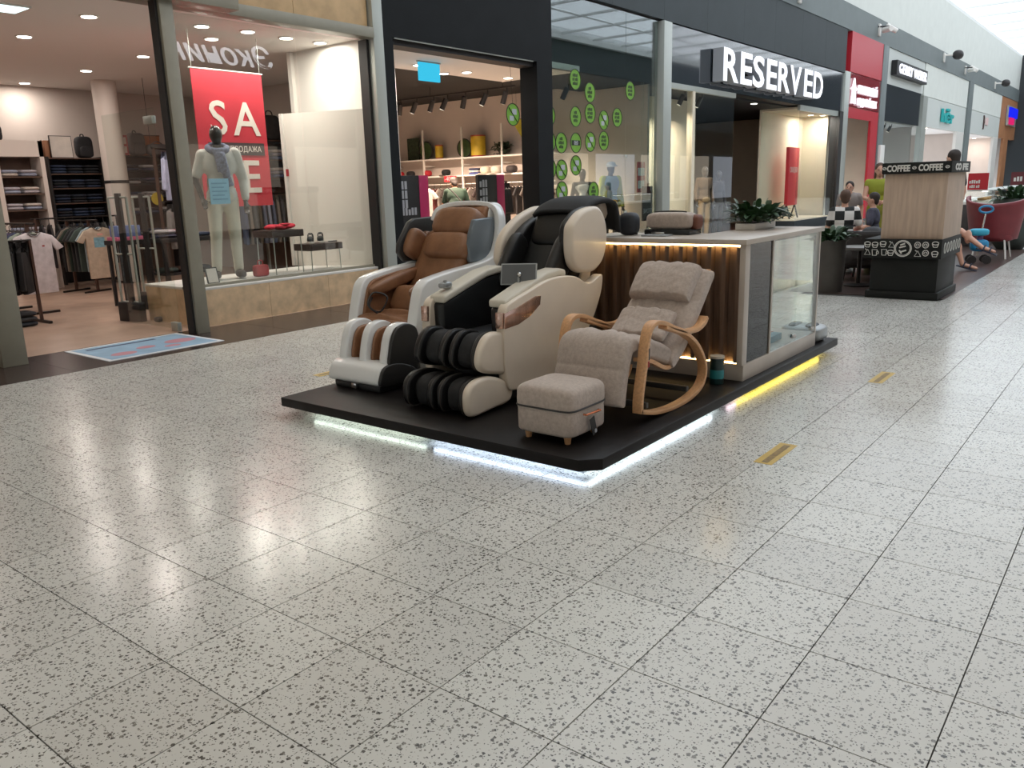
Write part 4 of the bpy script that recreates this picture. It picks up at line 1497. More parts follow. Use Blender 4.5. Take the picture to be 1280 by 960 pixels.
def leafy(name, label, cat, loc, pot, n, rad, h, leafs=(0.16, 0.028), seed=1, col=(46, 74, 44), group=None):
    rnd = random.Random(seed)
    t = thing(name, label, cat, loc, 0, group)
    pot(t)
    mt = M('leaf_%d_%d_%d' % col, col, 0.45, noise=(9, 0.35))
    for k in range(n):
        a = rnd.uniform(0, 2 * PI)
        r0 = rad[0] * rnd.random() ** 0.5
        lean = rnd.uniform(0.15, 1.25)
        ln = leafs[0] * rnd.uniform(0.7, 1.35)
        wd_ = leafs[1] * rnd.uniform(0.7, 1.3)
        bx, by = r0 * math.cos(a) * rad[1], r0 * math.sin(a) * rad[2]
        z0 = h * rnd.uniform(0.0, 0.8)
        d = Vector((math.cos(a), math.sin(a), 0))
        sd = Vector((-math.sin(a), math.cos(a), 0))
        m = MB()
        pts = []
        for i in range(5):
            v = i / 4
            c = Vector((bx, by, z0)) + d * (ln * v * math.sin(lean)) + Vector((0, 0, ln * (v * math.cos(lean) - 0.45 * v * v)))
            w = wd_ * (math.sin(PI * (0.12 + 0.86 * v)))
            pts.append((c - sd * w + Vector((0, 0, 0.3 * w)), c, c + sd * w + Vector((0, 0, 0.3 * w))))
        vs = [p for tri in pts for p in tri]
        fs = []
        for i in range(4):
            for j in range(2):
                fs.append((i * 3 + j, i * 3 + j + 1, i * 3 + j + 4, i * 3 + j + 3))
        m.add(vs, fs)
        m.build('leaf', mt, t, smooth=80, merge=False)
    return t


def boxpot(t):
    MB().box(-0.22, 0.22, -0.08, 0.08, 0, 0.05).build('planter', 'white_board', t, bevel=0.004)
    MB().box(-0.21, 0.21, -0.07, 0.07, 0.05, 0.054).build('soil', M('soil', (50, 40, 34), 0.9), t)


pt = leafy('potted_plant', 'bushy green plant in a pale trough on the counter', 'plant', (4.88, 1.42, 1.10), boxpot, 190, (0.27, 0.85, 0.55), 0.1, leafs=(0.17, 0.026), seed=3)
for c in pt.children:
    if c.name.startswith('leaf'):
        c.location.z = 0.05
# bottle by the counter, foot massager behind
q = thing('speaker_can', 'dark teal can with a cream lid standing on the platform by the counter', 'can')
MB().lathe([(0.045, 0), (0.048, 0.01), (0.048, 0.17), (0.045, 0.18)], (3.56, 1.13, ZP), 20).build('can_body', M('teal_dark', (24, 52, 52), 0.35), q)
MB().lathe([(0.049, 0.04), (0.049, 0.1)], (3.56, 1.13, ZP), 20).build('label_band', M('teal_bright', (40, 130, 136), 0.4), q)
MB().lathe([(0.05, 0.18), (0.05, 0.195), (0.03, 0.2)], (3.56, 1.13, ZP), 20).build('lid', 'cream_pad', q)
rebase(q, (3.56, 1.13, ZP))
q = thing('foot_massager', 'grey foot massager lying at the end of the platform', 'massager')
MB().pillow((5.40, 1.16, 0.20), (0.15, 0.17, 0.07), 0.4, 0.5).build('housing', 'silver_plastic', q)
for s in (-0.07, 0.07):
    MB().pillow((5.38, 1.16 + s, 0.255), (0.1, 0.045, 0.03), 0.7).build('foot_well', 'smoke_dark', q)
rebase(q, (5.4, 1.16, ZP))
# floor stickers
for k, (x0, y0) in enumerate(((2.50, 0.385), (4.66, 0.38), (2.62, 4.25))):
    q = MB().box(x0, x0 + 0.40 - 0.1 * (k == 2), y0 - 0.05, y0 + 0.05, 0.0, 0.0015).build('floor_sticker', M('sticker_yellow', (190, 158, 70), 0.4, noise=(20, 0.1)), smooth=0)
    m = MB()
    m.box(x0 + 0.02, x0 + 0.37 - 0.1 * (k == 2), y0 - 0.02, y0 + 0.015, 0.0015, 0.0022)
    m.build('print', M('sticker_print', (126, 100, 44), 0.5, noise=(40, 0.4)), q, smooth=0)
    tag(q, ('worn yellow strip stuck to the floor beside the rocking chair end of the platform',
            'worn yellow strip stuck to the floor level with the glass showcase',
            'worn yellow strip stuck to the floor beside the white-shelled massage chair')[k], 'floor sticker', 'yellow floor strips')

# ================================================================== MENSWEAR SHOP
for k, (x, y) in enumerate([(3.34, 10.36), (3.35, 8.68), (5.21, 12.72), (5.16, 10.86), (5.1, 14.75)]):
    ceiling_lamp((x, y, 3.5), 'round recessed lamp glowing in the menswear shop ceiling', 'menswear ceiling lamps', 14)
for k, (x, y) in enumerate([(3.3, 12.6), (1.5, 10.4), (1.5, 12.6)]):
    ceiling_lamp((x, y, 3.5), 'round recessed lamp further along the menswear shop ceiling', 'menswear ceiling lamps out of view', 14, off='menswear_lamp_%d' % (k + 1))
for k, (x, y) in enumerate([(4.55, 8.34), (5.15, 8.27), (5.77, 8.31), (6.33, 8.3), (5.1, 9.0)]):
    ceiling_lamp((x, y, 3.5), 'round recessed lamp glowing above the menswear window display', 'window display lamps', 15)
q = thing('ceiling_panel_lamp', 'square cool white panel lamp in the menswear shop ceiling', 'lamp', (2.55, 8.8, 3.5))
MB().box(-0.16, 0.16, -0.2, 0.2, -0.02, 0.0).build('frame', 'white_board', q)
MB().box(-0.14, 0.14, -0.18, 0.18, -0.024, -0.019).build('diffuser', glow('panel_glow', (214, 240, 240), 2.2), q)

# entrance mat
mt_ = MB().box(1.98, 3.20, 6.47, 7.40, 0.001, 0.006).build('entrance_mat', M('mat_white', (214, 216, 220), 0.7), smooth=0)
tag(mt_, 'pale blue printed mat with red hearts lying at the menswear shop door', 'mat')
MB().box(2.03, 3.15, 6.52, 7.35, 0.006, 0.0075).build('mat_print', M('mat_blue', (136, 166, 190), 0.7, noise=(5, 0.12)), mt_, smooth=0)
pr_ = MB()
for cx, cy, r in ((2.25, 6.72, 0.09), (2.55, 6.86, 0.07), (2.95, 6.9, 0.12), (2.75, 6.7, 0.06)):
    pr_.lathe([(r, 0), (r, 0.001)], (cx, cy, 0.0075), 20, sx=1.4)
pr_.build('mat_hearts', M('mat_pink', (186, 130, 140), 0.7), mt_, smooth=0)
MB().box(2.12, 2.85, 7.2, 7.26, 0.0076, 0.0082).build('mat_text', M('mat_navy', (46, 66, 96), 0.7), mt_, smooth=0)

# white cabinet at the back
M('cab_white', (220, 208, 200), 0.6)
M('shelf_brown', (96, 74, 62), 0.6, noise=(6, 0.15))
M('shelf_dark', (34, 32, 34), 0.6)
q = thing('shelf_cabinet', 'tall white-framed cabinet of shirts at the back of the menswear shop', 'cabinet', (4.5, 14.2, 0))
for x in (-0.38, 0.33):
    MB().box(x, x + 0.07, -0.22, 0.22, 0, 2.48).build('side', 'cab_white', q, smooth=0)
MB().box(-0.38, 0.40, -0.22, 0.22, 2.22, 2.48).build('header', 'cab_white', q, smooth=0)
MB().box(-0.31, 0.33, 0.18, 0.22, 0, 2.22).build('back', 'shelf_brown', q, smooth=0)
CABZ = (0.5, 0.95, 1.35, 1.62, 1.9)
for z in CABZ:
    MB().box(-0.31, 0.33, -0.2, 0.18, z - 0.02, z).build('shelf', 'shelf_brown', q, smooth=0)
rnd = random.Random(4)
for z in CABZ:
    for x in (4.34, 4.64):
        for k in range(2):
            c = rnd.choice([(176, 170, 178), (150, 156, 176), (196, 184, 176)])
            folded('folded_shirt', '%s folded shirt on the %s shelf of the white-framed cabinet' % (hue(c), ('lowest', 'second', 'middle', 'fourth', 'top')[CABZ.index(z)]), 'shirt', c, (x, 14.14, z + k * 0.055), (0.26, 0.28, 0.055), 'shirts in the white cabinet')

# jeans shelves
q = thing('jeans_shelf', 'dark open shelf unit stacked with folded jeans beside the round pillar', 'shelf unit', (5.56, 14.5, 0))
for x in (-0.48, 0.45):
    MB().box(x, x + 0.03, -0.2, 0.25, 0, 2.24).build('side', 'shelf_dark', q, smooth=0)
MB().box(-0.45, 0.45, 0.22, 0.25, 0, 2.24).build('back', 'shelf_dark', q, smooth=0)
JZ = (0.62, 0.92, 1.2, 1.44, 1.70, 1.95, 2.22)
for z in JZ:
    MB().box(-0.45, 0.45, -0.2, 0.22, z - 0.018, z).build('shelf', 'shelf_brown', q, smooth=0)
for z in JZ[:-1]:
    for x in (5.27, 5.56, 5.85):
        for k in range(3):
            c = rnd.choice([(42, 54, 78), (34, 40, 54), (30, 32, 38)])
            folded('folded_jeans', '%s folded jeans on the %s shelf of the open unit' % ({42: 'mid blue', 34: 'dark blue', 30: 'black'}[c[0]], ('lowest', 'second', 'third', 'fourth', 'fifth', 'top')[JZ.index(z)]), 'jeans', c, (x, 14.45, z + k * 0.05), (0.26, 0.3, 0.05), 'jeans on the shelf unit')
q = thing('picture_frame', 'white poster in a thin dark frame on top of the jeans shelves', 'picture', (5.38, 14.36, 2.22))
MB().box(-0.19, 0.19, 0, 0.02, 0.0, 0.38).build('frame', 'shelf_dark', q, smooth=0)
MB().box(-0.18, 0.18, -0.004, 0.0, 0.012, 0.368).build('print', M('poster_white', (222, 214, 206), 0.7, noise=(8, 0.08)), q, smooth=0)
q = thing('tan_box', 'plain tan box beside the framed poster on the shelves', 'box', (5.17, 14.52, 2.22))
MB().box(-0.05, 0.06, -0.1, 0.1, 0, 0.3).build('carton', M('tan_carton', (170, 120, 90), 0.7), q, bevel=0.004)
MB().box(-0.052, 0.062, -0.02, 0.02, 0.29, 0.302).build('tape', 'cab_white', q)


def backpack(loc, label, col, k=1.0, rz=0):
    t = thing('backpack', label, 'backpack', loc, rz)
    mt = M('pack_%d_%d_%d' % col, col, 0.8, noise=(12, 0.2), bump=(30, 0.3))
    MB().pillow((0, 0, 0.23 * k), (0.18 * k, 0.11 * k, 0.23 * k), 0.45, 0.5).build('main_bag', mt, t)
    MB().pillow((0, -0.1 * k, 0.13 * k), (0.14 * k, 0.06 * k, 0.12 * k), 0.4, 0.5).build('front_pocket', mt, t)
    MB().tube(smoothpts([(-0.04 * k, 0.02, 0.45 * k), (-0.02, 0.02, 0.5 * k), (0.02, 0.02, 0.5 * k), (0.04 * k, 0.02, 0.45 * k)], 4), 0.01, 6).build('handle', mt, t)
    return t


backpack((5.80, 14.42, 2.225), 'black backpack standing on top of the jeans shelves', (28, 28, 32), 0.82)
backpack((6.78, 14.4, 2.28), 'grey backpack standing on the shelf right of the round pillar', (96, 90, 90), 0.9)
backpack((4.28, 14.2, 2.48), 'small black backpack lying on top of the white cabinet', (30, 28, 30), 0.55)
# pillar
q = thing('round_pillar', 'round white pillar with a thin black band in the menswear shop', 'pillar', (5.98, 13.75, 0))
MB().lathe([(0.2, 0), (0.2, 3.5)], (0, 0, 0), 32).build('shaft', 'cab_white', q)
MB().lathe([(0.205, 1.76), (0.208, 1.77), (0.208, 1.8), (0.205, 1.81)], (0, 0, 0), 32).build('band', 'shelf_dark', q)
# right shelf
q = thing('bag_shelf', 'brown wall shelf unit with bags and folded shirts right of the pillar', 'shelf unit', (6.95, 14.5, 0))
for x in (-0.52, 0.52):
    MB().box(x - 0.015, x + 0.015, -0.2, 0.25, 0, 2.28).build('side', 'shelf_dark', q, smooth=0)
MB().box(-0.5, 0.5, 0.22, 0.25, 0, 2.28).build('back', 'shelf_brown', q, smooth=0)
for z in (0.8, 1.2, 1.5, 1.76, 2.0, 2.28):
    MB().box(-0.5, 0.5, -0.2, 0.22, z - 0.02, z).build('shelf', 'shelf_dark', q, smooth=0)
for z in (0.8, 1.2, 1.5, 1.76, 2.0):
    for x in (6.62, 6.95, 7.28):
        for k in range(2):
            c = rnd.choice([(70, 78, 104), (190, 184, 186), (60, 58, 66)])
            folded('folded_shirt', '%s folded shirt on the wall shelves right of the pillar' % hue(c), 'shirt', c, (x, 14.45, z + k * 0.055), (0.26, 0.28, 0.055), 'shirts on the wall shelves')
q = thing('shoulder_bag', 'slouching grey shoulder bag on the shelf beside the grey backpack', 'bag', (7.21, 14.4, 2.28))
MB().pillow((0, 0, 0.11), (0.24, 0.12, 0.11), 0.5, 0.6).build('bag_body', M('bag_grey', (112, 106, 106), 0.8, noise=(10, 0.15), bump=(20, 0.3)), q)
MB().tube(smoothpts([(-0.2, 0, 0.15), (-0.05, -0.05, 0.26), (0.1, -0.03, 0.2), (0.2, 0, 0.12)], 5), 0.012, 6).build('strap', 'bag_grey', q)
q = thing('red_sign', 'small red framed sign on the wall shelf beside the pillar', 'sign', (6.50, 14.3, 2.28))
MB().box(-0.07, 0.07, 0, 0.02, 0, 0.36).build('frame', M('frame_red', (176, 84, 88), 0.6), q)
MB().box(-0.04, 0.04, -0.003, 0.0, 0.04, 0.16).build('print', 'cab_white', q)
MB().box(-0.04, 0.04, -0.003, 0.0, 0.2, 0.32).build('print', 'cab_white', q)
q = thing('orange_panel', 'orange wooden panel on the wall above the bag shelf', 'panel', (7.35, 15.165, 2.28))
MB().box(-0.3, 0.35, 0.0, 0.03, 0, 0.42).build('board', M('orange_wood', (176, 112, 74), 0.6, noise=(6, 0.15)), q)
MB().box(-0.31, 0.36, -0.005, 0.03, 0.42, 0.44).build('edge', 'shelf_brown', q)
q = thing('round_sign', 'round yellow sign hanging in front of the bag shelf', 'sign', (6.29, 13.0, 1.47))
MB().lathe([(0.11, -0.004), (0.11, 0.004)], (0, 0, 0), 28, sy=1).build('disc', M('yellow_sign', (196, 168, 44), 0.6), q).rotation_euler = (PI / 2, 0, 0)
MB().tube([(0, 0, 0.1), (0, 0, 2.03)], 0.004, 5).build('cord', 'dark_trim2', q)


def rail(name, label, loc, rz, length, height, inset=0.06):
    t = thing(name, label, 'clothes rack', loc, rz)
    l = length / 2
    MB().tube([(-l, 0, height), (l, 0, height)], 0.014, 8).build('rail', 'metal_dark', t)
    for s in (-1, 1):
        MB().box(s * (l - inset) - 0.015, s * (l - inset) + 0.015, -0.02, 0.02, 0.03, height).build('upright', 'rack_wood', t)
        MB().box(s * (l - inset) - 0.02, s * (l - inset) + 0.02, -0.25, 0.25, 0, 0.03).build('foot', 'metal_dark', t, bevel=0.004)
    return t


M('metal_dark', (42, 36, 34), 0.4, metal=0.5)
M('rack_wood', (72, 46, 36), 0.5)
# rack with the white polo in front
rail('clothes_rack', 'low clothes rack with a white polo shirt at its front end', (3.12, 11.1, 0), PI / 2, 1.36, 1.2, 0.24)
garment('polo_shirt', 'white polo shirt with dark collar tipping hung facing the shop door', 'shirt', (208, 200, 204), (3.12, 10.5, 1.13), 0, 0.52, 0.8, print_='polo', th=0.05)
for k, c in enumerate([(150, 160, 150), (60, 70, 100), (70, 60, 90), (120, 120, 130), (40, 40, 46), (90, 100, 120)]):
    garment('hanging_shirt', hue(c) + ' short-sleeved shirt hanging on the rack behind the white polo', 'shirt', c, (3.12, 10.74 + k * 0.12, 1.13), 0.12, 0.48, 0.7, group='shirts behind the polo')
q = thing('jacket_stand', 'low stand with black jackets hung beside the shop door', 'clothes rack', (2.5, 9.85, 0))
MB().tube([(-0.3, 0, 1.02), (0.32, 0, 1.02)], 0.014, 8).build('rail', 'metal_dark', q)
for s in (-0.28, 0.3):
    MB().box(s - 0.015, s + 0.015, -0.02, 0.02, 0.03, 1.02).build('upright', 'rack_wood', q)
    MB().box(s - 0.02, s + 0.02, -0.25, 0.25, 0, 0.03).build('foot', 'metal_dark', q)
for k in range(5):
    garment('black_jacket', 'black jacket hanging on the low stand by the shop door', 'jacket', (26, 25, 28), (2.31 + k * 0.1, 9.85, 0.975), 0.95, 0.46, 0.56, True, 0.06, 'black jackets on the low stand')
for k in range(3):
    c = ((40, 44, 52), (60, 60, 64), (34, 34, 40))[k]
    folded('folded_trousers', '%s folded trousers on the floor under the black jackets' % ('navy', 'grey', 'black')[k], 'trousers', c, (2.49, 9.72, 0.0 + k * 0.06), (0.34, 0.3, 0.06), 'trousers under the jackets')
rail('clothes_rack', 'clothes rack with a printed beige T-shirt at its front end', (4.78, 12.86, 0), PI / 2 + 0.25, 0.9, 1.16, 0.2)
garment('printed_tee', 'beige T-shirt with a blue sea print hung facing the shop door', 'shirt', (186, 170, 152), (4.885, 12.45, 1.09), 0.05, 0.52, 0.82, print_='tee', th=0.05)
for k, c in enumerate([(150, 168, 176), (70, 84, 80), (52, 56, 60), (44, 44, 46), (40, 52, 44), (120, 110, 100), (36, 36, 40)]):
    garment('hanging_shirt', hue(c) + ' shirt hanging on the rack beside the printed T-shirt', 'shirt', c, (4.78 - 0.247 * (-0.33, -0.18, -0.1, -0.02, 0.06, 0.13, 0.19)[k], 12.86 + 0.969 * (-0.33, -0.18, -0.1, -0.02, 0.06, 0.13, 0.19)[k], 1.1), 0.12, 0.46, 0.72, group='shirts beside the printed tee')
rail('clothes_rack', 'long rack of dark clothes along the jeans shelves', (5.1, 13.55, 0), 0, 1.5, 1.2)
for k in range(10):
    c = ((38, 38, 42), (50, 46, 48), (60, 60, 58))[k % 3]
    garment('dark_shirt', '%s shirt hanging on the long rack in front of the jeans shelves' % ('black', 'dark brown', 'charcoal')[k % 3], 'shirt', c, (4.5 + k * 0.13, 13.55, 1.14), 1.3, 0.46, 0.72, group='dark shirts on the long rack')
garment('striped_shirt', 'pale blue striped long shirt hung high behind the glass door', 'shirt', (176, 182, 208), (5.45, 11.02, 2.14), 0.6, 0.44, 0.66, True, 0.06)
tr_ = rail('clothes_rack', 'tall rack with a pale blue shirt above a grey hooded top', (5.45, 11.02, 0), 0.6, 1.0, 2.2)
MB().tube([(-0.44, 0, 1.42), (0.44, 0, 1.42)], 0.012, 8).build('lower_rail', 'metal_dark', tr_)
garment('grey_hoodie', 'grey hooded top hanging below the pale blue shirt', 'hoodie', (120, 116, 112), (5.45, 11.02, 1.36), 0.6, 0.46, 0.62, True, 0.08)
# anti-theft gates


def gate(loc, label, rz, h, base=True):
    t = thing('anti_theft_gate', label, 'security gate', loc, rz)
    MB().box(-0.05, 0.05, -0.19, 0.19, 0, 0.24).build('base', 'shelf_dark', t, bevel=0.01)
    for s in (-0.16, 0.16):
        MB().tube([(0, s, 0.2), (0, s, h)], 0.016, 10).build('post', 'metal_pale', t)
    MB().box(-0.02, 0.02, -0.06, 0.02, 0.24, h + 0.05).build('antenna', 'shelf_dark', t, bevel=0.005)
    for z in (0.24, h * 0.55, h):
        MB().tube([(0, -0.16, z), (0, 0.16, z)], 0.012, 8).build('cross_bar', 'metal_pale', t)
    return t


gate((3.44, 8.8, 0), 'slim anti-theft gate with silver posts just inside the menswear shop door', 0.2, 1.5)
gate((4.16, 9.6, 0), 'second anti-theft gate behind the first, near the dark table', 0.2, 1.5)
q = thing('door_stop', 'small black door stop on the shop floor near the gates', 'door stop', (3.58, 8.45, 0))
MB().pillow((0, 0, 0.03), (0.05, 0.05, 0.03), 0.6).build('rubber', 'shelf_dark', q)
MB().lathe([(0.015, 0.05), (0.015, 0.062)], (0, 0, 0), 12).build('bolt', 'chrome', q)
# dark table with clothes
q = thing('display_table', 'dark display table stacked with clothes behind the window mannequin', 'table', (4.95, 10.15, 0))
MB().box(-0.42, 0.42, -0.3, 0.3, 0.86, 0.92).build('table_top', 'shelf_dark', q, bevel=0.004)
for sx in (-0.38, 0.38):
    for sy in (-0.26, 0.26):
        MB().box(sx - 0.025, sx + 0.025, sy - 0.025, sy + 0.025, 0, 0.86).build('leg', 'shelf_dark', q)
MB().box(-0.4, 0.4, -0.28, 0.28, 0.4, 0.43).build('lower_shelf', 'shelf_dark', q)
for k, (x, c) in enumerate(((4.7, (70, 74, 92)), (4.7, (170, 166, 170)), (4.98, (60, 56, 66)), (4.98, (110, 70, 74)), (5.25, (50, 60, 84)))):
    folded('folded_sweater', hue(c) + ' folded sweater on the dark display table', 'sweater', c, (x, 10.1, 0.92 + 0.06 * (k % 2)), (0.26, 0.3, 0.06), 'sweaters on the dark table')
for k, x in enumerate((4.68, 4.94, 5.2)):
    folded('folded_sweater', '%s folded sweater on the lower shelf of the dark table' % ('green', 'brown', 'navy')[k], 'sweater', ((60, 70, 66), (84, 60, 50), (40, 42, 50))[k], (x, 10.1, 0.43), (0.24, 0.3, 0.07), 'sweaters under the dark table')
q = thing('gift_box', 'blue and pink boxed set on the table behind the security gates', 'box', (4.25, 10.3, 0.92))
MB().box(-0.16, 0.16, -0.12, 0.12, 0.05, 0.2).build('box', M('box_blue', (100, 120, 170), 0.6), q, bevel=0.004)
MB().box(-0.2, 0.2, -0.14, 0.14, 0.0, 0.05).build('tray', M('box_pink', (206, 110, 140), 0.6), q, bevel=0.004)
q = thing('side_table', 'small dark side table carrying a blue and pink boxed set', 'table', (4.25, 10.3, 0))
MB().box(-0.22, 0.22, -0.2, 0.2, 0.86, 0.92).build('table_top', 'shelf_dark', q)
for sx in (-0.18, 0.18):
    for sy in (-0.16, 0.16):
        MB().box(sx - 0.02, sx + 0.02, sy - 0.02, sy + 0.02, 0, 0.86).build('leg', 'shelf_dark', q)
# shelf with shirts behind the banner
q = thing('shirt_shelf', 'wall shelf with folded shirts and a rack of shirts below behind the sale banner', 'shelf unit', (7.85, 11.9, 0))
MB().box(-0.75, 0.7, 0.2, 0.23, 0, 2.45).build('back', 'shelf_brown', q, smooth=0)
for z in (1.78, 2.1, 2.44):
    MB().box(-0.75, 0.7, -0.2, 0.2, z - 0.025, z).build('shelf', 'rack_wood', q, smooth=0)
for x in (-0.75, -0.02, 0.68):
    MB().box(x, x + 0.03, 0.14, 0.2, 0, 2.415).build('upright', 'metal_pale', q, smooth=0)
MB().tube([(-0.74, -0.12, 1.5), (0.7, -0.12, 1.5)], 0.014, 8).build('rail', 'metal_dark', q)
for x in (-0.735, 0.695):
    MB().tube([(x, -0.12, 1.5), (x, 0.16, 1.5)], 0.01, 6).build('rail_arm', 'metal_dark', q)
for z in (1.78, 2.1):
    for i in range(4):
        for k in range(3):
            c = ((150, 146, 158), (186, 174, 170), (92, 104, 140))[(i + k) % 3]
            folded('folded_shirt', '%s folded shirt on the %s shelf behind the sale banner' % (hue(c), 'lower' if z < 2 else 'upper'), 'shirt', c, (7.3 + i * 0.36, 11.85, z + k * 0.06), (0.28, 0.3, 0.06), 'shirts behind the sale banner')
for k in range(13):
    c = [(84, 96, 124), (150, 158, 178), (110, 118, 140), (92, 84, 70), (70, 72, 78), (128, 120, 112)][(k * 5) % 6]
    garment('striped_shirt', hue(c) + ' long-sleeved shirt hanging on the rail behind the sale banner', 'shirt', c, (7.2 + k * 0.1, 11.78, 1.44), 1.15, 0.42, 0.78, True, 0.05, 'shirts on the rail behind the banner')
for x, c, lb in ((7.98, (50, 46, 44), 'tall dark bag standing on the shelf right of the sale banner'), (8.3, (66, 62, 60), 'low dark bag beside the tall bag on the high shelf')):
    q = thing('travel_bag', lb, 'bag', (x, 11.85, 2.44))
    hgt = 0.22 if x < 8.2 else 0.16
    MB().pillow((0, 0, hgt), (0.16, 0.12, hgt), 0.4, 0.4).build('bag_body', M('pack_%d_%d_%d' % c, c, 0.8, noise=(10, 0.2)), q)
    MB().tube(smoothpts([(-0.08, 0, hgt * 1.9), (-0.05, 0, hgt * 2.3), (0.05, 0, hgt * 2.3), (0.08, 0, hgt * 1.9)], 5), 0.012, 6).build('handle', 'dark_trim2', q)

# ---- window display
q = thing('sale_banner', 'hanging red sale banner with large white letters behind the mannequin', 'banner', (5.02, 8.62, 0))
MB().box(-0.52, 0.52, 0, 0.012, 1.34, 3.05).build('fabric', M('banner_red', (204, 52, 66), 0.6, noise=(3, 0.06)), q, smooth=0)
f = frame((0, -0.002, 0), (1, 0, 0), (0, 0, 1))
lt = MB()
wl_ = M('banner_white', (238, 226, 216), 0.6)
for ch, cx, cz in (('S', -0.2, 2.26), ('A', 0.22, 2.26), ('L', -0.2, 1.52), ('E', 0.22, 1.52)):
    lt.text(ch, 0.6, 0.002, frame((cx, -0.003, cz), (1, 0, 0), (0, 0, 1)), align='CENTER', bold=0.006)
lt.build('letters', wl_, q, smooth=0)
MB().box(-0.38, 0.46, -0.006, 0.0, 2.0, 2.16).build('label_strip', M('strip_brown', (74, 60, 60), 0.6), q, smooth=0)
MB().text('РАСПРОДАЖА', 0.1, 0.001, frame((-0.26, -0.008, 2.045), (1, 0, 0), (0, 0, 1)), width=0.66).build('label_text', wl_, q, smooth=0)
MB().tube([(-0.54, 0.006, 3.05), (0.54, 0.006, 3.05)], 0.012, 8).build('top_rod', 'metal_pale', q)
for s in (-0.5, 0.5):
    MB().tube([(s, 0.006, 3.05), (s, 0.006, 3.5)], 0.003, 5).build('wire', 'metal_pale', q)
# mannequin
M('mannequin_black', (52, 44, 42), 0.3, coat=0.3)
M('cloth_white', (206, 202, 196), 0.85, noise=(8, 0.06), bump=(20, 0.4))
M('cloth_cream', (212, 204, 188), 0.85, noise=(8, 0.06), bump=(16, 0.4))
mj = dict(elL=(0.26, 0.05, 1.13), wrL=(0.25, -0.06, 0.87), elR=(-0.27, 0.04, 1.14), wrR=(-0.23, -0.12, 0.92), knR=(-0.12, -0.05, 0.5), anR=(-0.15, 0.0, 0.08), toR=(-0.19, -0.16, 0.03))
mq = figure('mannequin', 'black mannequin in white shirt, pale trousers and grey scarf in the menswear window', 'mannequin', mj, (4.47, 8.18, 0.46), -0.45,
            'mannequin_black', 'cloth_white', 0.75, 'cloth_cream', 1.0, None, True, 1.07, M('shoe_brown', (66, 54, 48), 0.6))
sc_ = MB()
sc_.tube(smoothpts([(0.1, 0.0, 1.50), (0.06, -0.1, 1.46), (-0.06, -0.1, 1.46), (-0.1, 0.0, 1.50), (0, 0.09, 1.53)], 6, True), 0.04, 8, closed=True)
sc_.tube(smoothpts([(0.02, -0.13, 1.43), (0.04, -0.155, 1.3), (0.06, -0.15, 1.16), (0.08, -0.14, 1.06)], 5), [0.045] * 14 + [0.05, 0.05], 8)
sc_.tube(smoothpts([(-0.02, -0.13, 1.43), (-0.01, -0.15, 1.32), (0.0, -0.15, 1.22)], 5), 0.04, 8)
vox(sc_, 'scarf', M('scarf_grey', (110, 116, 140), 0.9, noise=(40, 0.4)), mq, 0.012, 2)
jk = MB()
limb(jk, (0.185, 0, 1.43), (0.265, 0.05, 1.13), 0.075, 0.062)
limb(jk, (0.265, 0.05, 1.13), (0.255, -0.05, 0.93), 0.06, 0.048)
vox(jk, 'open_shirt', 'cloth_white', mq, 0.014, 4)
q = thing('glass_poster', 'pale blue notice stuck to the shop window in front of the mannequin', 'poster', (4.05, 7.572, 1.39))
MB().box(-0.13, 0.13, -0.002, 0.004, 0, 0.29).build('sheet', M('notice_blue', (140, 178, 190), 0.7, noise=(12, 0.08)), q, smooth=0)
ln = MB()
for k in range(5):
    ln.box(-0.1, 0.1 - 0.04 * (k % 2), -0.004, -0.002, 0.05 + k * 0.045, 0.062 + k * 0.045)
ln.build('print', M('notice_line', (116, 150, 164), 0.7), q, smooth=0)
q = thing('sill_sign', 'small white price sign in a dark frame on the window sill', 'sign', (3.97, 7.78, 0.455), -0.1)
lean = Matrix.Rotation(math.radians(-16), 4, 'X')
MB().box(-0.075, 0.075, -0.008, 0.008, 0.0, 0.2, mat=lean).build('frame', 'shelf_dark', q)
MB().box(-0.062, 0.062, -0.011, -0.008, 0.015, 0.185, mat=lean).build('card', 'cab_white', q)
q = thing('red_bag', 'small red bag with a top handle on the window sill', 'bag', (4.80, 8.0, 0.452))
MB().pillow((0, 0, 0.075), (0.1, 0.05, 0.075), 0.3, 0.35).build('bag_body', M('bag_red', (170, 44, 46), 0.6), q)
MB().tube(smoothpts([(-0.04, 0, 0.145), (-0.03, 0, 0.2), (0.03, 0, 0.2), (0.04, 0, 0.145)], 5), 0.007, 6).build('handle', 'bag_red', q)


def wire_table(loc, label, w, d, h):
    t = thing('wire_table', label, 'table', loc)
    MB().box(-w / 2, w / 2, -d / 2, d / 2, h - 0.09, h).build('top_box', M('table_brown', (70, 54, 50), 0.5), t, bevel=0.004)
    for sx in (-1, 1):
        for sy in (-1, 1):
            x0, y0 = sx * (w / 2 - 0.03), sy * (d / 2 - 0.03)
            MB().tube([(x0, y0, 0), (x0 * 0.98, y0 * 0.98, h - 0.09)], 0.007, 6).build('leg', 'metal_pale', t)
    return t


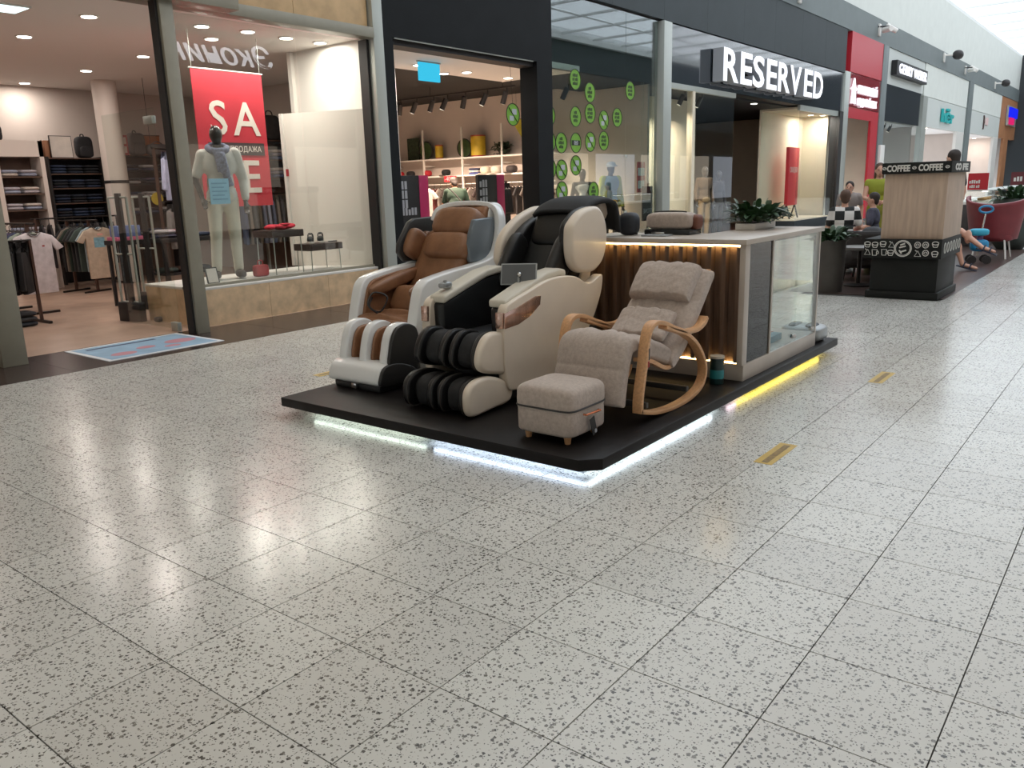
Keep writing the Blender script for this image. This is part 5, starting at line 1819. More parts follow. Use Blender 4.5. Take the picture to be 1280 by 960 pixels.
wire_table((5.2, 8.1, 0.452), 'taller dark table on thin wire legs in the window display', 0.5, 0.42, 0.57)
wire_table((5.78, 8.02, 0.452), 'lower dark table on thin wire legs carrying shoes', 0.56, 0.36, 0.36)
q = thing('red_garment', 'crumpled bright red garment lying on the taller window table', 'garment', (5.2, 8.05, 1.03))
mb = MB()
for k in range(7):
    mb.pillow((-0.17 + k * 0.055, 0.03 * math.sin(k * 2.1), 0.03 + 0.012 * math.sin(k * 1.3)), (0.06, 0.09, 0.03), 0.9)
vox(mb, 'cloth', M('cloth_red', (206, 36, 62), 0.8), q, 0.012, 3)
q2 = MB().pillow((0.05, -0.04, 0.065), (0.1, 0.04, 0.014), 0.9).build('fold', 'cloth_red', q)


def shoe(loc, rz, label, col, group):
    t = thing('shoe', label, 'shoe', loc, rz, group)
    mb = MB()
    mb.pillow((0, 0.0, 0.055), (0.14, 0.045, 0.045), 0.7)
    mb.pillow((0.075, 0, 0.085), (0.06, 0.042, 0.06), 0.7)
    vox(mb, 'upper', M('shoe_%d_%d_%d' % col, col, 0.7), t, 0.01, 2)
    MB().pillow((0, 0, 0.018), (0.148, 0.05, 0.018), 0.7, 0.3).build('sole', 'cab_white', t)
    MB().tube([(-0.04, -0.02, 0.1), (0.02, 0.02, 0.115)], 0.006, 5).tube([(-0.04, 0.02, 0.1), (0.02, -0.02, 0.115)], 0.006, 5).build('laces', 'cab_white', t)
    return t


shoe((5.63, 7.99, 0.812), 0.85, 'dark trainer standing on the lower window table', (48, 50, 50), 'trainers on the window table')
shoe((5.80, 7.99, 0.812), 0.85, 'dark trainer standing on the lower window table', (48, 50, 50), 'trainers on the window table')
q = thing('bracelet_row', 'row of small dark bracelets lying on the lower window table', 'bracelets', (5.985, 7.96, 0.812))
for k in range(4):
    MB().tube([(0.02 * math.cos(a * PI / 5) - 0.05 + k * 0.034, 0.02 * math.sin(a * PI / 5), 0.012) for a in range(10)], 0.008, 5, closed=True).build('bracelet', 'dark_trim2', q)
# white partition panels
q = thing('partition_panel', 'tall white partition with a small red notice at the end of the window display', 'partition', (6.2, 8.6, 0.45), 0)
MB().prism([(-0.18, 0.3), (-0.14, 0.32), (0.34, -0.94), (0.30, -0.96)], 'z', 0, 2.14).build('board', M('part_white', (226, 220, 212), 0.55), q, smooth=0)
MB().box(-0.2, -0.14, 0.27, 0.33, 0, 2.14).build('edge_post', 'white_board', q)
MB().box(-0.21, -0.11, 0.26, 0.268, 1.28, 1.38).build('red_notice', M('notice_red', (176, 50, 56), 0.6), q)

# ================================================================== SHOP WITH GREEN STICKERS
for k, (x, y) in enumerate([(8.85, 8.88), (10.13, 8.93), (11.32, 8.93), (9.93, 9.3)]):
    ceiling_lamp((x, y, 3.5), 'round recessed lamp in the pale ceiling strip inside the black portal', 'black portal ceiling lamps', 16)
q = thing('hanging_screen', 'small bright cyan screen hanging inside the black portal', 'screen', (8.75, 8.55, 3.5))
MB().box(-0.24, 0.24, -0.02, 0.02, -0.30, -0.02).build('panel', glow('cyan_glow', (60, 190, 226), 1.1), q)
MB().box(-0.26, 0.26, -0.025, 0.025, -0.02, 0.0).build('bracket', 'metal_pale', q)
# track with spot heads
q = thing('track_rail', 'long black lighting track under the dark shop ceiling', 'lighting track', (12.0, 11.0, 3.42))
MB().box(-0.02, 0.02, -1.7, 2.6, 0, 0.03).build('rail', 'dark_trim2', q)
for y in (-1.4, 0.6, 2.4):
    MB().tube([(0, y, 0.03), (0, y, 0.2)], 0.008, 6).build('hanger', 'dark_trim2', q)
spot0 = None
for k, (y, a) in enumerate(((12.9, 0.4), (12.5, -0.4), (12.0, 0.3), (11.5, 0.0), (11.1, 0.5), (10.6, -0.3), (10.0, 0.5), (9.5, -0.2))):
    if spot0 is None:
        spot0 = thing('spot_head', 'black cylindrical spot head on the lighting track', 'lamp', (12.0, y, 3.42), a, 'spot heads on the track')
        m_ = Matrix.Rotation(0.45, 4, 'X')
        MB().tube([m_ @ Vector((0, 0, -0.08)), m_ @ Vector((0, 0, -0.32))], 0.055, 14).build('barrel', 'dark_trim2', spot0)
        MB().tube([(0, 0, 0), (0, 0, -0.1)], 0.015, 8).build('stem', 'dark_trim2', spot0)
        MB().tube([m_ @ Vector((0, 0, -0.318)), m_ @ Vector((0, 0, -0.324))], 0.045, 14).build('lens', glow('spot_lens', (255, 240, 220), 4), spot0)
        sp = spot0
    else:
        sp = dup(spot0, (12.0, y, 3.42), a)
    downlight_lamp('spot_beam', (0, 0.13, -0.34), 75, (255, 226, 200), 0.1, sp)
for k, x in enumerate((11.95, 12.5, 13.1)):
    sp = dup(spot0, (x, 8.75, 3.5), 0.3 * k, 'black spot head on the dark ceiling behind the sticker window', 'spot heads behind the sticker window')
    for c in sp.children:
        if c.name.startswith('lens'):
            c.material_slots[0].link = 'OBJECT'
            c.material_slots[0].material = MATS['dark_trim2']
# wall shelves on the far side wall
q = thing('wall_shelving', 'white wall shelving of posts and two long shelves in the green-sticker shop', 'shelving', (14.4, 13.0, 0))
for y in (-3.0, -1.65, -0.4, 0.91, 2.1, 3.4):
    MB().box(-0.32, -0.28, y - 0.02, y + 0.02, 0, 2.95).build('post', 'white_board', q, smooth=0)
    MB().box(-0.3, 0.1, y - 0.012, y + 0.012, 2.05, 2.08).build('bracket', 'white_board', q, smooth=0)
for z in (1.78, 2.20):
    MB().box(-0.33, 0.1, -3.2, 3.6, z, z + 0.035).build('shelf', 'white_board', q, smooth=0)
MB().tube([(-0.2, -3.1, 1.6), (-0.2, 3.5, 1.6)], 0.014, 8).build('rail', 'white_board', q)
for k in range(26):
    c = [(70, 60, 58), (120, 60, 60), (46, 44, 46), (150, 140, 134), (86, 80, 76)][(k * 3) % 5]
    garment('hanging_blouse', '%s blouse hanging under the white wall shelving' % hue(c), 'blouse', c, (14.2, 10.1 + k * 0.21, 1.55), 0.1, 0.4, 0.66, False, 0.05, 'tops under the wall shelving')


def prop(name, label, cat, loc, build):
    t = thing(name, label, cat, loc)
    build(t)
    return t


SX = 14.25
prop('leaf_board', 'dark green leaf-patterned board leaning on the upper white shelf', 'board', (SX, 14.4, 2.236), lambda t: (
    MB().box(-0.02, 0.02, -0.2, 0.2, 0, 0.55).build('board', M('leaf_print', (46, 58, 40), 0.7, noise=(14, 0.5)), t),
    MB().box(0.0, 0.14, -0.02, 0.02, 0, 0.02).build('stand', 'dark_trim2', t)))


def disc(loc, label):
    t = thing('round_board', label, 'sign', loc)
    MB().tube([(-0.015, 0, 0.22), (0.015, 0, 0.22)], 0.22, 28).build('board', M('disc_green', (62, 84, 44), 0.6, noise=(10, 0.3)), t)
    MB().tube([(-0.018, 0.22 * math.cos(a * PI / 12), 0.22 + 0.22 * math.sin(a * PI / 12)) for a in range(24)], 0.014, 6, closed=True).build('rim', 'dark_trim2', t)


disc((SX, 13.95, 2.236), 'round dark green board next to the leaf-patterned board')
disc((SX, 12.64, 2.236), 'round dark green board next to the yellow drum')
for y, r, h, lb in ((13.5, 0.1, 0.34, 'small yellow and red tin on the upper white shelf'), (12.2, 0.18, 0.5, 'large yellow drum with red rim on the upper white shelf')):
    q = thing('tin_drum', lb, 'tin', (SX, y, 2.236))
    MB().lathe([(r, 0.02), (r, h - 0.03)], (0, 0, 0), 24).build('drum_body', M('drum_yellow', (206, 176, 50), 0.5, noise=(6, 0.15)), q)
    for z in (0, h - 0.03):
        MB().lathe([(r * 1.02, z), (r * 1.02, z + 0.03)], (0, 0, 0), 24).build('rim', M('drum_red', (160, 60, 54), 0.5), q)
leafy('shelf_plant', 'dark leafy decoration on the upper white shelf beside the drum', 'plant', (SX, 11.45, 2.236),
      lambda t: MB().lathe([(0.07, 0), (0.1, 0.14)], (0, 0, 0), 16).build('pot', 'dark_trim2', t), 60, (0.16, 0.7, 1.2), 0.3, (0.2, 0.045), 11, (44, 58, 38))
q = thing('pennant', 'yellow and green pennant hanging at the end of the upper shelf', 'flag', (14.05, 10.85, 3.0))
MB().prism([(-0.24, 0), (0.16, 0), (-0.2, -0.5)], 'x', 0, 0.008).build('cloth', M('pennant_yellow', (180, 168, 60), 0.8, noise=(5, 0.3)), q)
MB().tube([(0, -0.24, 0), (0, 0.16, 0)], 0.008, 6).tube([(0, 0, 0), (0, 0, 0.62)], 0.003, 5).build('cord', 'dark_trim2', q)
for k, (y, c, lb) in enumerate(((14.9, (196, 40, 50), 'red cap at the far end of the lower white shelf'), (14.5, (40, 40, 44), 'black cap on the lower white shelf'),
                                (13.9, (170, 40, 50), 'dark red cap on the lower white shelf'), (13.25, (30, 30, 32), 'black brimmed hat on the lower white shelf'),
                                (11.95, (206, 196, 178), 'pale rounded bag on the lower white shelf'), (11.62, (196, 188, 176), 'pale soft bag near the end of the lower white shelf'), (11.15, (60, 54, 54), 'dark boot at the end of the lower white shelf'))):
    q = thing('hat' if k < 4 else 'soft_bag' if k < 6 else 'boot', lb, 'hat' if k < 4 else 'bag' if k < 6 else 'boot', (14.2, y, 1.816))
    r = 0.11 if k < 4 else 0.13
    MB().pillow((0, 0, r * 0.7), (r, r, r * 0.7), 0.8, 0.7).build('crown', M('hat_%d_%d_%d' % c, c, 0.8), q)
    MB().pillow((-0.09, 0, 0.012), (0.12, r * 1.1, 0.012), 0.9, 0.5).build('brim', 'hat_%d_%d_%d' % c, q)
for k in range(3):
    folded('folded_sweater', '%s folded sweater stacked on the lower white shelf' % ('blue', 'white', 'navy')[k], 'sweater', ((80, 90, 150), (214, 210, 206), (50, 54, 84))[k], (14.2, 12.25, 1.816 + k * 0.05), (0.28, 0.3, 0.05), 'sweaters on the lower white shelf')
q = thing('discount_sign', 'small red discount sign reading -40% above the man in green', 'sign', (13.9, 12.85, 1.66))
MB().box(-0.008, 0.008, -0.2, 0.2, 0, 0.14).build('card', M('card_red', (196, 40, 50), 0.6), q)
MB().text('-40%', 0.15, 0.001, frame((-0.012, 0.18, 0.02), (0, -1, 0), (0, 0, 1))).build('print', 'letter_side', q, smooth=0)
MB().tube([(0.0, 0, 0.14), (0.2, 0, 0.14)], 0.008, 6).build('clip', 'metal_pale', q)
# stand with white shirts
rail('clothes_rack', 'white garment stand with white shirts behind the pink-edged gate', (11.75, 11.75, 0), 0.9, 0.8, 1.62)
for k in range(4):
    garment('white_shirt', 'white shirt hanging on the stand behind the pink-edged gate', 'shirt', (214, 206, 200), (11.75 + 0.622 * (k * 0.12 - 0.24), 11.75 + 0.783 * (k * 0.12 - 0.24), 1.56), -0.67, 0.46, 0.8, False, 0.06, 'white shirts on the stand')
# covered gates


def cover_gate(loc, label):
    t = thing('covered_gate', label, 'security gate', loc, 0)
    MB().box(-0.34, 0.2, -0.03, 0.03, 0, 1.72).build('cover', M('gate_black', (22, 22, 24), 0.5), t, bevel=0.004)
    MB().box(0.2, 0.42, -0.035, 0.035, 0.9, 1.72).build('pink_edge', M('gate_pink', (186, 40, 96), 0.5), t, bevel=0.004)
    MB().box(0.2, 0.42, -0.035, 0.035, 0, 0.9).build('lower_edge', 'gate_black', t, bevel=0.004)
    lt_ = MB()
    for r in range(3):
        marks(lt_, (-0.3, -0.033, 1.5 - r * 0.15), (1, 0, 0), (3,), 0.13)
    marks(lt_, (-0.3, -0.033, 1.08), (1, 0, 0), (6,), 0.12)
    lt_.build('print', 'letter_side', t, smooth=0)
    return t


cover_gate((8.35, 8.75, 0), 'black covered security gate with pink edge at the left of the portal')
cover_gate((10.42, 8.75, 0), 'black covered security gate with pink edge at the right of the portal')
# man in the green shirt, seen from behind, leaning forward
gj = dict(chest=(0, -0.14, 1.25), waist=(0, -0.04, 1.09), neck=(0, -0.22, 1.40), head=(0.02, -0.29, 1.52), face=(0.2, -0.8, -0.55),
          shL=(0.18, -0.18, 1.36), shR=(-0.18, -0.18, 1.36), elL=(0.26, -0.24, 1.08), elR=(-0.26, -0.24, 1.08), wrL=(0.14, -0.44, 1.02), wrR=(-0.14, -0.44, 1.02))
man = figure('person', 'person in a dark green T-shirt bending over the clothes in the shop', 'person', gj, (12.0, 11.0, 0), 2.3,
             M('skin_tan', (186, 136, 112), 0.55), M('tee_green', (22, 46, 34), 0.85, bump=(20, 0.3)), 0.7, M('jeans_dark', (44, 46, 58), 0.85), 1.0,
             M('hair_dark', (46, 36, 32), 0.7), False, 1.05, M('shoe_dark', (40, 36, 36), 0.6))
MB().tube(smoothpts([(0.14, -0.02, 1.44), (0.0, 0.02, 1.3), (-0.15, 0.06, 1.1)], 5), 0.014, 6).build('bag_strap', 'dark_trim2', man)
rail('clothes_rack', 'dark rack of clothes by the right jamb of the black portal', (11.35, 9.25, 0), 0.2, 0.7, 1.6)
for k in range(5):
    garment('dark_coat', 'long dark coat hanging by the right jamb of the black portal', 'coat', (24, 24, 26), (11.14 + k * 0.1, 9.208 + k * 0.02, 1.54), 1.3, 0.44, 0.9, True, 0.07, 'dark coats by the jamb')
# green stickers on the glass
STX = {688: 10.64, 702: 11.0, 720: 11.47, 738: 11.96, 755: 12.44, 772: 12.94, 789: 13.44}
SPOTS = [(720, 3.34, 0), (738, 3.15, 1), (738, 2.78, 0), (720, 2.70, 1), (755, 2.68, 2), (772, 2.75, 0), (789, 3.28, 0), (702, 2.23, 1), (720, 2.24, 3), (738, 2.27, 2),
         (755, 2.30, 0), (702, 1.76, 2), (719, 1.84, 2), (688, 2.68, 1), (688, 2.24, 1), (702, 1.38, 2), (741, 1.36, 1), (688, 1.78, 1)]
WHERE = ['topmost', 'second', 'upper middle', 'upper left', 'crossed middle', 'far right middle', 'lone right', 'lower left', 'score', 'lower crossed',
         'lower right', 'low left crossed', 'small low crossed', 'edge upper', 'edge middle', 'bottom crossed', 'bottom plain', 'edge lower']
M('sticker_green', (110, 160, 48), 0.5, noise=(9, 0.12))
M('sticker_ink', (34, 46, 30), 0.6)


def sticker(x, z, kind, label, y=7.512):
    t = thing('window_sticker', label, 'sticker', (x, y, z), 0, 'round green stickers on the window')
    R = 0.175
    def ring(r, d0, d1):
        return MB().tube([(0, d0, 0), (0, d1, 0)], r, 32)
    ring(R, 0.0, 0.003).build('disc', 'sticker_green', t, smooth=0)
    MB().tube([(R * math.cos(a * PI / 18), -0.001, R * math.sin(a * PI / 18)) for a in range(36)], 0.008, 5, closed=True).build('rim', 'sticker_ink', t, smooth=0)
    m = MB()
    f_ = frame((0, -0.002, 0), (1, 0, 0), (0, 0, 1))
    if kind in (0, 1):
        rows = ((3,), (5,), (4,)) if kind else ((5,), (2, 3), (5,))
        for r, wds in enumerate(rows):
            n_ = sum(wds) * 0.6 * 0.055 + (len(wds) - 1) * 0.014
            marks(m, (-n_ / 2, -0.002, 0.045 - r * 0.07), (1, 0, 0), wds, 0.055)
        m.build('print', 'sticker_ink', t, smooth=0)
    elif kind == 3:
        m.box(-0.14, 0.14, -0.003, -0.001, -0.045, 0.045)
        b = m.build('score_bar', 'sticker_ink', t, smooth=0)
        MB().text('0:0', 0.1, 0.001, frame((0, -0.005, -0.033), (1, 0, 0), (0, 0, 1)), align='CENTER', bold=0.004).build('print', 'letter_side', b, smooth=0)
    else:
        m.box(-0.02, 0.1, -0.003, -0.001, 0.0, 0.09)
        m.box(-0.09, 0.02, -0.003, -0.001, -0.1, -0.02)
        m.build('picture', 'letter_side', t, smooth=0)
        MB().tube([(-0.11, -0.004, 0.11), (0.11, -0.004, -0.11)], 0.008, 5).build('slash', 'sticker_ink', t, smooth=0)
    return t


for (px, z, kd), wh in zip(SPOTS, WHERE):
    sticker(STX.get(px, 11.0 + (px - 702) * 0.0273), z, kd, 'round green slogan sticker on the shop glass, the %s one of the cluster' % wh)
sticker(9.72, 2.66, 2, 'single round green sticker hanging in the black portal', 7.6)
MB().tube([(9.72, 7.6, 2.83), (9.72, 7.63, 3.43)], 0.003, 5).build('cord', 'dark_trim2', bpy.data.objects['wall_black'])
# window mannequins
M('mannequin_grey', (66, 60, 60), 0.35, coat=0.3)
w_ = figure('mannequin', 'dark mannequin in a knotted white top behind the green stickers', 'mannequin', dict(elL=(0.28, 0.04, 1.16), wrL=(0.22, -0.14, 0.98)), (12.95, 8.35, 0.1), -0.6,
            'mannequin_grey', None, 0.6, M('skirt_white', (208, 204, 200), 0.85, noise=(8, 0.1), bump=(16, 0.4)), 1.0, None, True, 0.98)
mb = MB()
mb.pillow((0.0, -0.02, 1.36), (0.15, 0.11, 0.08), 0.8)
limb(mb, (0.17, 0, 1.42), (-0.06, -0.11, 1.2), 0.04, 0.05)
limb(mb, (-0.17, 0, 1.42), (-0.02, -0.11, 1.2), 0.04, 0.05)
mb.pillow((0, -0.02, 1.08), (0.16, 0.12, 0.07), 0.8)
limb(mb, (-0.02, -0.13, 1.15), (0.05, -0.15, 0.9), 0.04, 0.05)
vox(mb, 'wrap_top', 'cloth_white', w_, 0.013, 3)
y_ = figure('mannequin', 'mannequin in a pale cap and lime jacket over a blue shirt in the window', 'mannequin', {}, (13.98, 8.3, 0.1), -0.5,
            'mannequin_grey', M('shirt_blue', (120, 150, 170), 0.85), 0.6, M('short_orange', (196, 160, 80), 0.85, noise=(6, 0.3)), 0.45, None, True, 1.05)
mb = MB()
for s in 'LR':
    limb(mb, STAND['sh' + s], STAND['el' + s], 0.075, 0.066)
    limb(mb, STAND['el' + s], STAND['wr' + s], 0.064, 0.052)
    sx = 1 if s == 'L' else -1
    limb(mb, (sx * 0.13, 0.0, 1.42), (sx * 0.16, 0.0, 0.92), 0.07, 0.085)
mb.pillow((0, 0.07, 1.17), (0.18, 0.07, 0.3), 0.7)
vox(mb, 'jacket', M('jacket_lime', (184, 188, 70), 0.8, noise=(4, 0.15)), y_, 0.014, 4)
MB().pillow((0, -0.03, 1.7), (0.09, 0.105, 0.065), 0.9).pillow((0, -0.14, 1.675), (0.075, 0.08, 0.012), 0.8, 0.5).build('cap', M('cap_pale', (190, 198, 212), 0.8), y_)
q = thing('black_bag', 'black tote bag hanging from the arm of the lime-jacket mannequin', 'bag', (14.19, 8.12, 0.5), 0.86)
MB().prism([(-0.14, 0), (0.14, 0), (0.11, 0.3), (-0.11, 0.3)], 'y', -0.04, 0.04).build('bag_body', 'dark_trim2', q, bevel=0.01)
MB().tube(smoothpts([(-0.07, 0, 0.3), (-0.05, 0, 0.46), (0.05, 0, 0.46), (0.07, 0, 0.3)], 5), 0.008, 6).build('handle', 'dark_trim2', q)
struct(rbox('trim_15', 'white_board', 10.7, 14.5, 7.58, 8.8, 0.0, 0.1, smooth=0))
q = thing('reflection_panel', 'black panel with white mirrored lettering painted on as a reflection at the edge of the sticker window', 'poster', (14.32, 7.58, 0.7))
MB().box(-0.22, 0.22, 0, 0.02, 0, 0.72).build('board', 'gate_black', q, smooth=0)
MB().text('STONE', 0.14, 0.001, frame((0.19, -0.003, 0.16), (-1, 0, 0), (0, 0, 1)), width=0.38).build('print', 'letter_side', q, smooth=0)  # reversed lettering put on the board in place of a sign reflected in the glass
MB().tube([(-0.2, 0.01, 0.72), (-0.2, 0.01, 2.8)], 0.004, 5).tube([(0.2, 0.01, 0.72), (0.2, 0.01, 2.8)], 0.004, 5).build('wire', 'metal_pale', q)
q = thing('hanging_poster', 'red and white poster hanging above the black panel in the window', 'poster', (14.1, 7.62, 1.3))
MB().box(-0.16, 0.16, 0, 0.012, 0, 0.62).build('sheet', M('poster_red', (196, 92, 92), 0.6), q, smooth=0)
for z in (0.08, 0.34):
    MB().box(-0.14, 0.14, -0.003, 0, z, z + 0.16).build('print', 'white_board', q, smooth=0)
MB().tube([(0, 0.006, 0.62), (0, 0.006, 2.2)], 0.004, 5).build('wire', 'metal_pale', q)

# ================================================================== WIDE STORE
sg = thing('store_sign', 'large white lit block letters reading RESERVED on the glass fascia', 'sign', (16.98, 7.44, 3.74))
xs_ = 0.0
WD = [1.0, 0.8, 0.86, 0.8, 1.0, 1.02, 0.8, 0.96]
tot = sum(WD) + 0.07 * 7
kx = 7.05 / tot
for ch, wd_ in zip('RESERVED', WD):
    b = MB().text(ch, 1.0, 0.13, frame((xs_ * kx, -0.14, 0), (1, 0, 0), (0, 0, 1)), width=wd_ * kx * 0.93, bold=0.02).build('letter', 'letter_side', sg, smooth=0)
    MB().text(ch, 1.0, 0.004, frame((xs_ * kx, -0.275, 0), (1, 0, 0), (0, 0, 1)), width=wd_ * kx * 0.93, bold=0.02).build('lit_face', 'letter_white', b, smooth=0)
    xs_ += wd_ + 0.07
q = thing('red_stand', 'tall red sale stand on black trestle feet in the lit window box', 'sign', (24.6, 8.15, 0.28), 0.1)
MB().box(-0.62, 0.62, -0.05, 0.05, 0.4, 2.15).build('board', M('stand_red', (222, 44, 60), 0.5), q, bevel=0.01)
for s in (-0.5, 0.5):
    MB().tube([(s - 0.16, -0.15, 0), (s, 0, 0.42)], 0.025, 6).tube([(s + 0.16, 0.15, 0), (s, 0, 0.42)], 0.025, 6).build('trestle', 'dark_trim2', q)
MB().text('СКИДКИ', 0.22, 0.002, frame((0, -0.053, 1.4), (1, 0, 0), (0, 0, 1)), align='CENTER').build('print', 'white_board', q, smooth=0)
figure('mannequin', 'brown-dressed mannequin behind the glass left of the store entrance', 'mannequin', {}, (18.3, 8.15, 0.07), -0.5, 'mannequin_grey', M('coat_brown', (96, 76, 58), 0.85), 1.9, M('trouser_tan', (150, 124, 90), 0.85), 1.0, None, True, 1.02, group='dressed mannequins by the entrance')
figure('mannequin', 'dark-dressed mannequin behind the glass nearest the store entrance', 'mannequin', {}, (19.35, 8.25, 0.003), -0.3, 'mannequin_grey', M('coat_dark', (60, 54, 54), 0.85), 1.9, M('trouser_dark', (70, 62, 56), 0.85), 1.0, None, True, 1.0, group='dressed mannequins by the entrance')
for k, x in enumerate((15.69, 16.43, 17.34)):
    sp = dup(spot0, (x, 7.8, 3.5), 0.3, 'dark spot head along the top of the left window of the wide store', 'spot heads in the wide store window')
    downlight_lamp('window_spot_beam', (0, 0.13, -0.34), 32, (255, 240, 220), 0.1, sp)
for k, (x, y) in enumerate(((25.75, 8.05), (26.3, 7.85))):
    ceiling_lamp((x, y, 3.44), 'recessed lamp in the lit window box of the wide store', 'window box lamps', 34)
ceiling_lamp((20.85, 7.95, 3.5), 'single recessed lamp over the wide store entrance', 'wide store entrance lamps', 30)

# ================================================================== BANK AND SMALL SHOPS
q = thing('bank_sign', 'white tower emblem and two lines of white lettering on the red bank glass', 'sign', (27.5, 7.42, 3.85))
tw = [(0.12, 0), (0.22, 0.5), (0.02, 0.56), (0.24, 0.66), (0.36, 1.0), (0.48, 0.66), (0.7, 0.56), (0.5, 0.5), (0.6, 0), (0.44, 0), (0.4, 0.34), (0.32, 0.34), (0.28, 0)]
MB().prism([(x, z * 0.8) for x, z in tw], 'y', -0.06, 0.0).build('emblem', 'letter_white', q, smooth=0)
MB().text('МОСКОВСКИЙ', 0.36, 0.03, frame((0.85, -0.03, 0.36), (1, 0, 0), (0, 0, 1)), width=2.25).build('upper_line', 'letter_white', q, smooth=0)
MB().text('КРЕДИТНЫЙ БАНК', 0.32, 0.03, frame((0.85, -0.03, -0.02), (1, 0, 0), (0, 0, 1)), width=2.25).build('lower_line', 'letter_white', q, smooth=0)
q = thing('bank_poster', 'white poster in a black frame inside the bank entrance', 'poster', (29.6, 8.48, 0.4))
MB().box(-0.5, 0.5, -0.02, 0.02, 0, 1.15).build('frame', 'dark_trim2', q, smooth=0)
MB().box(-0.42, 0.42, -0.024, -0.02, 0.08, 1.07).build('sheet', 'white_board', q, smooth=0)
q = thing('shop_name_sign', 'black strip with white letters reading GERRY WEBER', 'sign', (32.5, 7.44, 5.12))
MB().box(0, 4.9, -0.2, 0, 0, 0.52).build('strip', 'gate_black', q, smooth=0)
MB().text('GERRY WEBER', 0.5, 0.02, frame((0.25, -0.22, 0.08), (1, 0, 0), (0, 0, 1)), width=4.4).build('lettering', 'letter_white', q, smooth=0)
q = thing('teal_sign', 'teal lettering on the pale fascia of the white shop', 'sign', (41.5, 7.44, 3.85))
MB().text('hёr', 0.8, 0.04, frame((0, -0.05, 0), (1, 0, 0), (0, 0, 1)), width=2.6, bold=0.02).build('lettering', M('teal_letter', (40, 176, 176), 0.5), q, smooth=0)
q = thing('bracket_sign', 'small brown bracket mark and pink square on the pale fascia', 'sign', (52.6, 7.45, 3.95))
MB().text('}', 0.8, 0.03, frame((0, -0.03, 0.1), (1, 0, 0), (0, 0, 1))).build('mark', M('mark_brown', (90, 70, 66), 0.6), q, smooth=0)
MB().box(0.7, 1.5, -0.04, 0.0, 0.2, 0.6).build('square', M('square_pink', (228, 200, 196), 0.6), q, smooth=0)
q = thing('square_sign', 'blue and pink lit square sign on the tan shop front', 'sign', (60.6, 7.42, 4.5))
MB().box(0, 3.2, -0.2, 0, 0.4, 1.0).build('blue_half', glow('sign_blue', (30, 40, 230), 1.2), q, smooth=0)
MB().box(0.3, 2.0, -0.2, 0, -0.02, 0.38).build('pink_half', glow('sign_pink', (220, 40, 110), 1.0), q, smooth=0)
MB().box(-0.15, 3.35, -0.1, 0.0, -0.1, 1.1).build('box', 'metal_pale', q, smooth=0)
for k, x in enumerate((33.9, 34.8)):
    sp = dup(spot0, (x, 7.85, 3.5), 0.3, 'dark spot head with a bright lens in the shop next to the bank', 'spot heads next to the bank')
    downlight_lamp('shop_spot_beam', (0, 0.13, -0.34), 50, (255, 245, 235), 0.1, sp)
ceiling_lamp((40.53, 7.85, 3.55), 'recessed lamp inside the shop with the teal sign', 'teal shop lamps', 55, r=0.12)
ceiling_lamp((57.4, 8.6, 3.6), 'recessed lamp inside the shop with the bracket mark', 'bracket shop lamps', 30, r=0.12)
for x, c in ((33.0, (70, 80, 96)), (34.2, (150, 120, 100)), (35.6, (60, 60, 70)), (41.0, (180, 90, 90)), (44.0, (70, 64, 60))):
    q = thing('shop_figure_stand', '%s dressed form standing in a small shop past the bank' % hue(c), 'mannequin', (x, 8.6, 0))
    MB().lathe([(0.2, 0), (0.02, 0.03), (0.02, 0.9)], (0, 0, 0), 14).build('stand', 'metal_dark', q)
    MB().lathe([(0.16, 0.8), (0.19, 1.0), (0.14, 1.15), (0.2, 1.4), (0.16, 1.5), (0.05, 1.56), (0.04, 1.62)], (0, 0, 0), 16, sy=0.6).build('dressed_form', M('form_%d_%d_%d' % c, c, 0.85), q)
# cameras on the grey band
for k, (x, z, kind, lb) in enumerate(((22.4, 6.35, 0, 'white camera bracket on the grey band above the wide store'), (30.4, 6.42, 0, 'cluster of white cameras on the grey band above the bank'), (41.0, 6.55, 1, 'black dome camera on the grey band above the teal sign'),
                                (46.0, 6.45, 0, 'white camera bracket on the grey band above the teal-signed shop'), (55.0, 6.4, 1, 'black dome camera on the grey band above the bracket mark'))):
    q = thing('security_camera', lb, 'camera', (x, 7.42, z))
    MB().box(-0.1, 0.1, -0.06, 0, -0.2, 0.2).build('bracket', 'white_board', q, bevel=0.01)
    if kind:
        MB().tube([(0, 0, 0.1), (0.3, -0.4, 0.1)], 0.04, 8).build('arm', 'white_board', q)
        MB().pillow((0.4, -0.5, 0.1), (0.3, 0.22, 0.2), 0.9).build('dome', 'dark_trim2', q)
    else:
        for s in (-1, 1):
            MB().tube([(0.16 * s, -0.2, 0.05 + 0.1 * s), (0.36 * s, -0.5, -0.05)], 0.09, 10).build('camera_body', 'white_board', q)
        MB().tube([(-0.1, 0, 0.1), (0.1, -0.3, 0.1)], 0.03, 6).build('arm', 'dark_trim2', q)

